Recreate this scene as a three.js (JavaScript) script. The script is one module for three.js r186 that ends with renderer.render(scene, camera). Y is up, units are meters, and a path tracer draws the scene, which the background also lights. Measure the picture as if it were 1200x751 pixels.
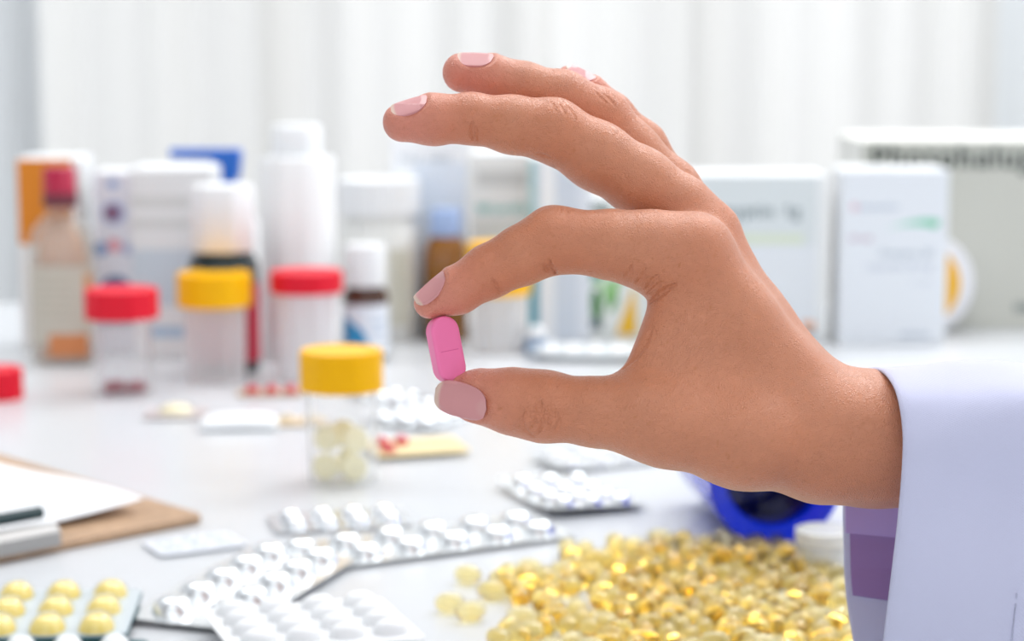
import * as THREE from 'three';
import { RoundedBoxGeometry } from 'three/addons/geometries/RoundedBoxGeometry.js';
import { mergeGeometries, mergeVertices, toCreasedNormals } from 'three/addons/utils/BufferGeometryUtils.js';
import { RectAreaLightUniformsLib } from 'three/addons/lights/RectAreaLightUniformsLib.js';
import { ImprovedNoise } from 'three/addons/math/ImprovedNoise.js';

// ---------------------------------------------------------------- camera, sky, lights, exposure
const W = 1200, H = 751, F = 2400, EYE = 0.2325, PITCH = Math.atan(340.5 / F);
const scene = new THREE.Scene();
const renderer = new THREE.WebGLRenderer({ antialias: true });
renderer.toneMapping = THREE.LinearToneMapping;
renderer.toneMappingExposure = 0.94;
renderer.shadowMap.enabled = true;
RectAreaLightUniformsLib.init();
const camera = new THREE.PerspectiveCamera(2 * Math.atan(H / 2 / F) * 180 / Math.PI, W / H, 0.05, 30);
camera.position.set(0, EYE, 0);
camera.rotation.x = -PITCH;
camera.focus = 0.597;
camera.userData.fStop = 9.4;
scene.background = new THREE.Color().setRGB(1.6, 1.66, 1.75);   // overcast sky outside the windows
const ADDED_PANEL_LIGHT = 3.6;  // base strength of the added ceiling panels

// ---------------------------------------------------------------- helpers
let seed = 7;
const rnd = () => { seed = (seed * 1664525 + 1013904223) >>> 0; return seed / 4294967296; };
const used = new Map();
function numbered(n) { const k = used.get(n) || 0; used.set(n, k + 1); return k ? n + '_' + String(k).padStart(3, '0') : n; }
function tag(o, label, category, group, kind) {
  if (label) o.userData.label = label; if (category) o.userData.category = category;
  if (group) o.userData.group = group; if (kind) o.userData.kind = kind; return o;
}
function thing(name, label, category, pos = [0, 0, 0], turn = 0, group) {
  const g = new THREE.Group(); g.name = numbered(name); g.position.set(...pos); g.rotation.y = turn; scene.add(g);
  return tag(g, label, category, group);
}
function part(name, geo, mat, parent) {
  const m = new THREE.Mesh(geo, mat); m.name = name; m.castShadow = m.receiveShadow = true;
  if (parent) { const n = parent.children.filter((c) => c.name.replace(/_\d{3}$/, '') === name).length; if (n) m.name = name + '_' + String(n).padStart(3, '0'); parent.add(m); }
  return m;
}
function solo(name, geo, mat, label, category, pos = [0, 0, 0], turn = 0, group) {
  const m = part(numbered(name), geo, mat); m.position.set(...pos); m.rotation.y = turn; scene.add(m); return tag(m, label, category, group);
}
function struct(name, geo, mat, pos = [0, 0, 0]) { const m = part(name, geo, mat); m.position.set(...pos); scene.add(m); m.userData.kind = 'structure'; return m; }
const sp = Math.sin(PITCH), cp = Math.cos(PITCH);
function at(px, py, depth) { const u = (px - 600) / F, v = (375.5 - py) / F; return new THREE.Vector3(u * depth, EYE + depth * (-sp + v * cp), depth * (-cp - v * sp)); }
function spot(px, py, y0 = 0) { const v = (375.5 - py) / F, d = (EYE - y0) / (sp - v * cp); const p = at(px, py, d); return { x: p.x, z: p.z, d, m: d / F }; }
const std = (r, g, b, rough = 0.5, more = {}) => new THREE.MeshPhysicalMaterial({ color: new THREE.Color().setRGB(r, g, b), roughness: rough, ...more });
const css = (c, rough = 0.5, more = {}) => new THREE.MeshPhysicalMaterial({ color: new THREE.Color(c), roughness: rough, ...more });
const lathe = (pts, n = 48) => toCreasedNormals(new THREE.LatheGeometry(pts.map(([x, y]) => new THREE.Vector2(x, y)), n), 0.7);
const box = (w, h, d, r = 0.002) => new RoundedBoxGeometry(w, h, d, 3, Math.min(r, w / 2.1, h / 2.1, d / 2.1));
function canvasTex(w, h, draw) {
  const c = document.createElement('canvas'); c.width = w; c.height = h; draw(c.getContext('2d'), w, h);
  const t = new THREE.CanvasTexture(c); t.colorSpace = THREE.SRGBColorSpace; t.magFilter = THREE.LinearFilter; return t;
}
const perlin = new ImprovedNoise();
function noiseTex(n, fn, srgb) {
  const d = new Uint8Array(n * n * 4);
  for (let y = 0; y < n; y++) for (let x = 0; x < n; x++) { const v = Math.max(0, Math.min(255, fn(x / n, y / n) * 255)), i = (y * n + x) * 4; d[i] = d[i + 1] = d[i + 2] = v; d[i + 3] = 255; }
  const t = new THREE.DataTexture(d, n, n); t.wrapS = t.wrapT = THREE.RepeatWrapping; t.magFilter = THREE.LinearFilter; t.needsUpdate = true; if (srgb) t.colorSpace = THREE.SRGBColorSpace; return t;
}

// ---------------------------------------------------------------- room
const wallMat = std(0.86, 0.87, 0.89, 0.8), floorMat = std(0.3, 0.29, 0.28, 0.45), frameMat = std(0.88, 0.88, 0.88, 0.4);
const RX = 2.3, ZB = -3.0, ZF = 1.4, YF = -0.75, YC = 1.85, TH = 0.12;
struct('floor', new THREE.BoxGeometry(2 * RX + 2 * TH, TH, ZF - ZB + 2 * TH), floorMat, [0, YF - TH / 2, (ZF + ZB) / 2]);
struct('ceiling', new THREE.BoxGeometry(2 * RX + 2 * TH, TH, ZF - ZB + 2 * TH), wallMat, [0, YC + TH / 2, (ZF + ZB) / 2]);
struct('wall_left', new THREE.BoxGeometry(TH, YC - YF, ZF - ZB), wallMat, [-RX - TH / 2, (YC + YF) / 2, (ZF + ZB) / 2]);
function holedWall(w, h, hole, turn) {                       // wall with one rectangular opening, as four slabs
  const [x0, x1, y0, y1] = hole, gs = [];
  const add = (a, b, c, d) => { const g = new THREE.BoxGeometry(b - a, d - c, TH); g.translate((a + b) / 2, (c + d) / 2, 0); gs.push(g); };
  add(-w / 2, x0, YF, YC); add(x1, w / 2, YF, YC); add(x0, x1, YF, y0); add(x0, x1, y1, YC);
  const g = mergeGeometries(gs); if (turn) g.rotateY(turn); return g;
}
const hf = [-1.4, 1.4, 0.0, 1.55];  // window opening added behind the camera as front fill
const hb = [-2.0, 2.0, -0.35, 1.6], hr = [-1.3, 1.1, 0.0, 1.55];
struct('wall_front', holedWall(2 * RX, 0, hf), std(0.4, 0.39, 0.38, 0.8), [0, 0, ZF + TH / 2]);
struct('wall_back', holedWall(2 * RX, 0, hb), wallMat, [0, 0, ZB - TH / 2]);
struct('wall_right', holedWall(ZF - ZB, 0, hr, -Math.PI / 2), wallMat, [RX + TH / 2, 0, (ZF + ZB) / 2]);
function windowFrame(name, hole, n, turn, pos) {
  const [x0, x1, y0, y1] = hole, g = new THREE.Group(); g.name = name; g.userData.kind = 'structure'; g.position.set(...pos); g.rotation.y = turn; scene.add(g);
  const bar = (a, b, c, d) => { const m = new THREE.BoxGeometry(b - a, d - c, 0.05); m.translate((a + b) / 2, (c + d) / 2, 0); part('window_frame', m, frameMat, g); };
  bar(x0, x1, y0, y0 + 0.05); bar(x0, x1, y1 - 0.05, y1);
  for (let i = 0; i <= n; i++) { const x = x0 + 0.025 + (x1 - x0 - 0.05) * i / n; bar(x - 0.025, x + 0.025, y0 + 0.05, y1 - 0.05); }
}
windowFrame('window_1', hb, 3, 0, [0, 0, ZB - 0.07]);
windowFrame('added_window_3', hf, 3, 0, [0, 0, ZF + 0.07]);  // frame of the added fill window, out of view
windowFrame('window_2', hr, 2, -Math.PI / 2, [RX + 0.07, 0, (ZF + ZB) / 2]);
// sheer curtain: each drop of cloth is a thing of its own, hung in soft irregular folds
{
  const sheer = std(0.76, 0.75, 0.725, 0.95, { transmission: 0.5, thickness: 0, side: THREE.DoubleSide }), lined = std(0.72, 0.745, 0.76, 0.95, { transmission: 0.12, thickness: 0, side: THREE.DoubleSide });
  const drops = [[-2.15, -0.645, 0.07], [-0.665, -0.325, 0.0], [-0.345, 0.055, 0.07], [0.035, 0.265, 0.0], [0.245, 0.665, 0.07], [0.645, 2.2, 0.0]];
  const where = ['above the orange carton at the left edge', 'above the blue pump nozzle', 'behind the fingertips', 'above the middle finger knuckle', 'above the two right-hand white cartons', 'at the upper right corner'];
  drops.forEach(([x0, x1, dz], k) => {
    const nx = 90, ny = 6, g = new THREE.PlaneGeometry(x1 - x0, 2.35, nx, ny), p = g.attributes.position;
    for (let i = 0; i < p.count; i++) { const x = p.getX(i); p.setZ(i, 0.011 * Math.sin(x * 34 + k * 1.3 + 1.2 * Math.sin(x * 9 + k)) + 0.006 * Math.sin(x * 77 + k)); }
    g.computeVertexNormals();
    const cloth = k % 5 ? sheer : lined, t = thing('curtain', (k % 5 ? 'white sheer' : 'pale grey lined') + ' curtain drop, ' + where[k], 'curtain', [(x0 + x1) / 2, 0.55, ZB + 0.1 + dz], 0, 'sheer curtain drops across the rear window');
    part('cloth', g, cloth, t);
    const hem = new THREE.BoxGeometry(x1 - x0, 0.03, 0.012); hem.translate(0, 1.175, 0); part('heading_tape', hem, cloth, t);
  });
}
// unseen ceiling panels added for key and fill: a glowing diffuser and a light of the same size just under it
[[1.55, -0.9, 1.2, 'near the right-hand window'], [1.0, -2.3, 3.4, 'in the rear right corner'], [-0.9, -1.6, 0.8, 'over the left end of the table'], [0.0, -1.45, 1.9, 'above the middle of the table'], [0, 0.4, 0.4, 'behind the viewer']].forEach(([x, z, k, w], i) => {
  const t = thing('added_ceiling_light', 'added unseen flat white ceiling light panel ' + w, 'lamp', [x, YC - 0.04, z], 0, 'added ceiling light panels');
  part('frame', new THREE.BoxGeometry(1.24, 0.04, 0.64), frameMat, t).position.y = 0.02;
  part('diffuser', new THREE.BoxGeometry(1.2, 0.006, 0.6), std(0.9, 0.9, 0.9, 0.6, { emissive: new THREE.Color(1, 0.98, 0.95), emissiveIntensity: 1 }), t).position.y = -0.003;
  const l = new THREE.RectAreaLight(new THREE.Color(0.97, 0.985, 1), ADDED_PANEL_LIGHT * k, 1.2, 0.6); l.name = 'added_panel_light'; l.position.set(x, YC - 0.055, z); l.lookAt(x, -5, z); scene.add(l);
});

// ---------------------------------------------------------------- table
{
  const t = thing('table', 'glossy white table carrying all the medicines', 'table', [0, 0, -1.0]);
  const top = std(0.6, 0.615, 0.635, 0.26, { specularIntensity: 0.7 });
  part('tabletop', box(2.4, 0.03, 1.9, 0.004), top, t).position.set(0, -0.015, 0.2);
  for (const [x, z] of [[-1.1, -0.65], [1.1, -0.65], [-1.1, 1.05], [1.1, 1.05]]) part('leg', box(0.05, 0.72, 0.05, 0.004), frameMat, t).position.set(x, -0.39, z);
}

// ================================================================ HAND
const mm = 0.001;
const hp = (px, py, dz = 0) => at(px, py, 0.6 - dz * mm);       // dz: millimetres nearer than the plane of the pill
const rp = (r, dz = 0) => r * (0.6 - dz * mm) / F;
function chainOf(list) { return list.map(([x, y, dz, r]) => ({ p: hp(x, y, dz), r: rp(r, dz) })); }
const INDEX = chainOf([[504, 354, 0, 19.5], [536, 340, 0, 26], [573, 318, 0, 29.5], [612, 299, 0, 33], [649, 281, 0, 37.5], [720, 287, 0, 39], [762, 294, -1, 46], [812, 299, -2, 46]]);
const MIDDLE = chainOf([[472, 143, -8, 23.5], [508, 140, -9, 28], [553, 139, -10, 28], [600, 146, -11, 32], [648, 153, -12, 36], [700, 183, -14, 38.5], [750, 213, -16, 38.5], [798, 245, -17, 37], [830, 273, -18, 33]]);
const RING = chainOf([[542, 85, -24, 23.5], [576, 92, -25, 26], [613, 101, -26, 26.5], [660, 114, -28, 29.5], [703, 139, -30, 34], [738, 178, -32, 34], [785, 222, -34, 34], [826, 268, -35, 31]]);
const PINKY = chainOf([[668, 93, -42, 17], [692, 110, -43, 19], [718, 132, -44, 21], [753, 170, -46, 26], [790, 225, -48, 28], [822, 276, -49, 28]]);
const THUMB = chainOf([[539, 462, 0, 23], [562, 464, 1, 29.5], [600, 470, 2, 37], [636, 476, 3, 40], [700, 483, 5, 39], [742, 488, 6, 41], [780, 496, 6, 45]]);
const PALMCAPS = [
  [[780, 496, 6, 45], [870, 511, 1, 54]], [[870, 511, 1, 54], [960, 520, -10, 60]],               // thumb metacarpal
  [[812, 298, -2, 44], [868, 372, -3, 34]], [[868, 372, -3, 34], [965, 485, -9, 44]],               // index metacarpal
  [[830, 273, -18, 33], [888, 372, -17, 28]], [[888, 372, -17, 28], [975, 484, -19, 42]],           // middle metacarpal
  [[826, 270, -35, 31], [880, 380, -33, 28]], [[880, 380, -33, 28], [975, 490, -30, 42]],
  [[822, 276, -49, 28], [875, 390, -45, 28]], [[875, 390, -45, 28], [975, 500, -38, 42]],
  [[965, 512, -10, 66], [1030, 516, -9, 66]], [[975, 508, -32, 66], [1030, 514, -30, 66]], [[970, 510, -20, 70], [1030, 515, -19, 69]],  // wrist
  [[1030, 516, -10, 63], [1085, 526, -14, 50]], [[1030, 514, -30, 63], [1085, 526, -30, 50]], [[1030, 515, -20, 66], [1085, 526, -22, 52]], [[1085, 526, -14, 50], [1230, 560, -16, 54]], [[1085, 526, -30, 50], [1230, 560, -32, 54]],
  [[800, 330, -34, 36], [900, 470, -34, 44]], [[790, 320, -18, 34], [900, 460, -20, 46]],
].map((c) => chainOf(c));
const TRIS = [                                                    // skin and muscle between the bones: rounded triangles
  [[800, 340, -2], [744, 468, 3], [940, 505, -4], 24],
  [[812, 340, -4], [800, 480, 0], [930, 490, -6], 34],
  [[815, 315, -6], [820, 290, -34], [960, 490, -18], 26],
  [[820, 290, -34], [818, 292, -48], [965, 495, -36], 25],
  [[850, 400, -40], [860, 500, -14], [960, 510, -24], 34],
].map(([a, b, c, r]) => ({ a: hp(...a), b: hp(...b), c: hp(...c), r: rp(r) }));
const CREASES = [];                                               // {pts:[Vector3], a: depth, w: width}
const NAILDIPS = [];
const smin = (a, b, k) => { const h = Math.max(k - Math.abs(a - b), 0) / k; return Math.min(a, b) - h * h * k * 0.25; };
function capD(x, y, z, A, B) {
  const ax = A.p.x, ay = A.p.y, az = A.p.z, bx = B.p.x - ax, by = B.p.y - ay, bz = B.p.z - az, qx = x - ax, qy = y - ay, qz = z - az;
  let t = (qx * bx + qy * by + qz * bz) / (bx * bx + by * by + bz * bz); t = t < 0 ? 0 : t > 1 ? 1 : t;
  const dx = qx - bx * t, dy = qy - by * t, dz = qz - bz * t; const s = t;
  return Math.sqrt(dx * dx + dy * dy + dz * dz) - (A.r + (B.r - A.r) * s);
}
function chainD(x, y, z, c) { let d = 1; for (let i = 0; i + 1 < c.length; i++) d = smin(d, capD(x, y, z, c[i], c[i + 1]), 0.0035); return d; }
const _v = [0, 1, 2, 3, 4, 5].map(() => new THREE.Vector3());
function triD(x, y, z, T) {
  if (!T.n) { T.ba = T.b.clone().sub(T.a); T.cb = T.c.clone().sub(T.b); T.ac = T.a.clone().sub(T.c); T.n = T.ba.clone().cross(T.ac); T.n1 = T.ba.clone().cross(T.n); T.n2 = T.cb.clone().cross(T.n); T.n3 = T.ac.clone().cross(T.n); T.nn = T.n.lengthSq(); }
  const pa = _v[0].set(x, y, z).sub(T.a), pb = _v[1].set(x, y, z).sub(T.b), pc = _v[2].set(x, y, z).sub(T.c);
  const s = Math.sign(T.n1.dot(pa)) + Math.sign(T.n2.dot(pb)) + Math.sign(T.n3.dot(pc));
  let d2;
  if (Math.abs(s) < 2.5) {
    const e = (v, q) => { const t = Math.min(1, Math.max(0, v.dot(q) / v.lengthSq())); const ex = q.x - v.x * t, ey = q.y - v.y * t, ez = q.z - v.z * t; return ex * ex + ey * ey + ez * ez; };
    d2 = Math.min(e(T.ba, pa), e(T.cb, pb), e(T.ac, pc));
  } else { const q = T.n.dot(pa); d2 = q * q / T.nn; }
  return Math.sqrt(d2) - T.r;
}
function handBase(x, y, z) {
  let palm = 1;
  for (const c of PALMCAPS) palm = smin(palm, capD(x, y, z, c[0], c[1]), 0.008);
  for (const t of TRIS) palm = smin(palm, triD(x, y, z, t), 0.009);
  let d = smin(palm, chainD(x, y, z, INDEX), 0.006);
  d = smin(d, smin(palm, chainD(x, y, z, MIDDLE), 0.006), 0.0012);
  d = smin(d, smin(palm, chainD(x, y, z, RING), 0.006), 0.0012);
  d = smin(d, smin(palm, chainD(x, y, z, PINKY), 0.006), 0.0012);
  return smin(d, chainD(x, y, z, THUMB), 0.007);
}
function handD(x, y, z) {
  let d = handBase(x, y, z);
  if (d > 0.003 || d < -0.004) return d;
  for (const c of CREASES) {
    if (Math.abs(x - c.cx) > c.R || Math.abs(y - c.cy) > c.R || Math.abs(z - c.cz) > c.R) continue;
    let m = 1;
    for (let i = 0; i + 1 < c.pts.length; i++) {
      const A = c.pts[i], B = c.pts[i + 1], bx = B.x - A.x, by = B.y - A.y, bz = B.z - A.z; let t = ((x - A.x) * bx + (y - A.y) * by + (z - A.z) * bz) / (bx * bx + by * by + bz * bz); t = t < 0 ? 0 : t > 1 ? 1 : t;
      const k = (i + t) / (c.pts.length - 1), q = Math.hypot(x - A.x - bx * t, y - A.y - by * t, z - A.z - bz * t) / (c.w * (0.35 + 0.65 * Math.sin(Math.PI * Math.min(0.98, Math.max(0.02, k))))); if (q < m || i === 0) m = q;
    }
    if (m < 3) d += c.a * Math.exp(-m * m);
  }
  for (const n of NAILDIPS) {                                     // the nail sits in a shallow bed with a fold of skin around it
    const dx = x - n.c.x, dy = y - n.c.y, dz = z - n.c.z, w = dx * n.n.x + dy * n.n.y + dz * n.n.z; if (w < -0.006) continue;
    const u = (dx * n.a.x + dy * n.a.y + dz * n.a.z) / (n.L / 2), v = (dx * n.b.x + dy * n.b.y + dz * n.b.z) / (n.Wd / 2), r = Math.pow(Math.pow(Math.abs(u), 3) + Math.pow(Math.abs(v), 3), 1 / 3);
    if (r < 1.6) { d += 0.0005 * (1 / (1 + Math.exp((r - 1.0) * 16))); d -= 0.00022 * Math.exp(-((r - 1.22) ** 2) / 0.02) * (u < 0.5 ? 1 : 0); }
  }
  return d;
}
function toSurface(px, py) {                                      // first skin point under a pixel, for placing creases
  const o = camera.position, dir = at(px, py, 1).sub(o).normalize(); let t = 0.5;
  for (let i = 0; i < 200; i++) { const d = handBase(o.x + dir.x * t, o.y + dir.y * t, o.z + dir.z * t); t += d * 0.8; if (d < 1e-5 || t > 0.8) break; }
  return t > 0.75 ? null : new THREE.Vector3().copy(dir).multiplyScalar(t).add(o);
}
function crease(pts, a = 0.45, w = 0.55) {
  let P = pts.map(([x, y]) => toSurface(x, y)).filter(Boolean); P = P.filter((p) => Math.abs(p.z - P[0].z) < 0.007); if (P.length < 2) return;
  const c = P.reduce((s, p) => s.add(p), new THREE.Vector3()).divideScalar(P.length), R = Math.max(...P.map((p) => p.distanceTo(c))) + 0.002;
  CREASES.push({ pts: P, a: a * 1.9 * mm, w: w * mm, cx: c.x, cy: c.y, cz: c.z, R });
}
crease([[638, 309], [642, 318], [645, 325]], 0.7, 0.6); crease([[644, 305], [648, 314], [652, 322]], 0.5, 0.5); crease([[576, 327], [582, 336], [586, 344]], 0.4, 0.6);
crease([[732, 325], [738, 318], [741, 310]], 0.3, 0.5); crease([[745, 332], [752, 324], [756, 314]], 0.3, 0.5); crease([[757, 338], [764, 330], [770, 322]], 0.35, 0.55);
crease([[762, 354], [772, 347], [782, 339], [792, 333]], 0.75, 0.75); crease([[758, 345], [768, 337], [776, 330]], 0.3, 0.5); crease([[730, 432], [745, 418], [757, 400], [764, 384]], 0.55, 0.9);
crease([[634, 470], [636, 484], [635, 498], [630, 508]], 0.35, 0.5); crease([[627, 474], [627, 486], [625, 500]], 0.28, 0.45); crease([[643, 474], [645, 487], [643, 502]], 0.28, 0.45);
crease([[618, 478], [612, 490], [616, 504], [626, 512]], 0.25, 0.5); crease([[650, 480], [655, 492], [650, 506]], 0.22, 0.5); crease([[622, 483], [632, 487], [645, 486]], 0.18, 0.4); crease([[620, 495], [632, 497], [646, 495]], 0.18, 0.4);
crease([[553, 143], [554, 154], [554, 164]], 0.4, 0.55); crease([[560, 150], [561, 160], [561, 166]], 0.22, 0.5); crease([[628, 180], [636, 182], [644, 184]], 0.4, 0.6); crease([[655, 120], [660, 128], [664, 137]], 0.2, 0.5); crease([[646, 119], [650, 126], [653, 134]], 0.2, 0.5); crease([[664, 123], [670, 130], [675, 139]], 0.2, 0.5);
crease([[698, 108], [705, 115], [712, 122]], 0.2, 0.5); crease([[708, 110], [716, 118], [722, 126]], 0.2, 0.5); crease([[656, 243], [657, 250], [656, 258]], 0.15, 0.5); crease([[664, 244], [665, 252], [664, 260]], 0.15, 0.5);

const NAILS = [                                                   // pixel of the centre, finger direction, facing, length, width (mm)
  { name: 'thumb', dz: 0, c: [541, 470], a: [-1, 0.12, 0], n: [-0.05, -0.3, 1], L: 15.6, Wd: 10.8, ch: THUMB },
  { name: 'index', dz: 0, c: [507, 340], a: [-0.88, -0.5, 0], n: [-0.42, 0.78, 0.5], L: 11.4, Wd: 9.2, ch: INDEX },
  { name: 'middle', dz: -8, c: [480, 128], a: [-0.99, -0.06, 0.05], n: [-0.05, 0.8, 0.5], L: 11, Wd: 8.8, ch: MIDDLE },
  { name: 'ring', dz: -24, c: [555, 72], a: [-0.96, 0.24, 0.05], n: [0.22, 0.8, 0.5], L: 10.8, Wd: 8.6, ch: RING },
  { name: 'little', dz: -42, c: [679, 87], a: [-0.77, 0.64, 0], n: [0.55, 0.72, 0.42], L: 9.5, Wd: 7, ch: PINKY },
];
for (const n of NAILS) {
  // camera-aligned directions to world directions
  const toW = ([x, y, z]) => new THREE.Vector3(x, y * cp + z * sp, -y * sp + z * cp).normalize();
  n.nn = toW(n.n); n.aa = toW(n.a); n.aa.addScaledVector(n.nn, -n.aa.dot(n.nn)).normalize(); n.bb = n.nn.clone().cross(n.aa);
  const tip = n.ch[0].p, c0 = hp(n.c[0], n.c[1], n.dz), ax = n.ch[1].p.clone().sub(tip).normalize();
  const along = c0.clone().sub(tip).dot(ax); const on = tip.clone().addScaledVector(ax, along);
  n.on = on; n.surf = (u, v) => { let t = 0.02; const q = on.clone().addScaledVector(n.aa, u * n.L * mm / 2).addScaledVector(n.bb, v * n.Wd * mm / 2); for (let i = 0; i < 120; i++) { const d = handBase(q.x + n.nn.x * t, q.y + n.nn.y * t, q.z + n.nn.z * t); t -= d * 0.8; if (Math.abs(d) < 2e-6 || t < -0.01) break; } return t; };
  n.pt = (u, v, h) => on.clone().addScaledVector(n.aa, u * n.L * mm / 2).addScaledVector(n.bb, v * n.Wd * mm / 2).addScaledVector(n.nn, h);
  const h0 = n.surf(-0.2, 0);
  NAILDIPS.push({ c: n.pt(0, 0, h0), a: n.aa, b: n.bb, n: n.nn, L: n.L * mm, Wd: n.Wd * mm });
}

// surface nets over the distance field, then every vertex is pulled onto the surface
function surfaceNet(lo, hi, h, D) {
  const n = [0, 1, 2].map((i) => Math.ceil((hi[i] - lo[i]) / h) + 2), [nx, ny, nz] = n, val = new Float32Array(nx * ny * nz), Bk = 8;
  for (let bz = 0; bz < nz; bz += Bk) for (let by = 0; by < ny; by += Bk) for (let bx = 0; bx < nx; bx += Bk) {
    const c = D(lo[0] + (bx + Bk / 2) * h, lo[1] + (by + Bk / 2) * h, lo[2] + (bz + Bk / 2) * h), skip = Math.abs(c) > Bk * h * 0.95 + 0.002;
    for (let z = bz; z < Math.min(bz + Bk, nz); z++) for (let y = by; y < Math.min(by + Bk, ny); y++) for (let x = bx; x < Math.min(bx + Bk, nx); x++)
      val[(z * ny + y) * nx + x] = skip ? c : D(lo[0] + x * h, lo[1] + y * h, lo[2] + z * h);
  }
  const id = new Int32Array(nx * ny * nz).fill(-1), pos = [], idx = [], V = (x, y, z) => val[(z * ny + y) * nx + x];
  for (let z = 0; z < nz - 1; z++) for (let y = 0; y < ny - 1; y++) for (let x = 0; x < nx - 1; x++) {
    let neg = 0; for (let k = 0; k < 8; k++) if (V(x + (k & 1), y + ((k >> 1) & 1), z + (k >> 2)) < 0) neg++;
    if (neg === 0 || neg === 8) continue;
    let sx = 0, sy = 0, sz = 0, m = 0;
    for (let k = 0; k < 8; k++) for (const b of [1, 2, 4]) { if (k & b) continue; const j = k | b, a = V(x + (k & 1), y + ((k >> 1) & 1), z + (k >> 2)), c = V(x + (j & 1), y + ((j >> 1) & 1), z + (j >> 2)); if ((a < 0) === (c < 0)) continue; const t = a / (a - c); sx += (k & 1) + (b === 1 ? t : 0); sy += ((k >> 1) & 1) + (b === 2 ? t : 0); sz += (k >> 2) + (b === 4 ? t : 0); m++; }
    id[(z * ny + y) * nx + x] = pos.length / 3; pos.push(lo[0] + (x + sx / m) * h, lo[1] + (y + sy / m) * h, lo[2] + (z + sz / m) * h);
  }
  const I = (x, y, z) => id[(z * ny + y) * nx + x], quad = (a, b, c, d, f) => { if (f) idx.push(a, b, c, a, c, d); else idx.push(a, c, b, a, d, c); };
  for (let z = 1; z < nz - 1; z++) for (let y = 1; y < ny - 1; y++) for (let x = 1; x < nx - 1; x++) {
    const s = V(x, y, z) < 0;
    if (s !== (V(x + 1, y, z) < 0)) quad(I(x, y - 1, z - 1), I(x, y, z - 1), I(x, y, z), I(x, y - 1, z), s);
    if (s !== (V(x, y + 1, z) < 0)) quad(I(x - 1, y, z - 1), I(x - 1, y, z), I(x, y, z), I(x, y, z - 1), s);
    if (s !== (V(x, y, z + 1) < 0)) quad(I(x - 1, y - 1, z), I(x, y - 1, z), I(x, y, z), I(x - 1, y, z), s);
  }
  return { pos: new Float32Array(pos), idx };
}
const origin = hp(1000, 512, -18);
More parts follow.
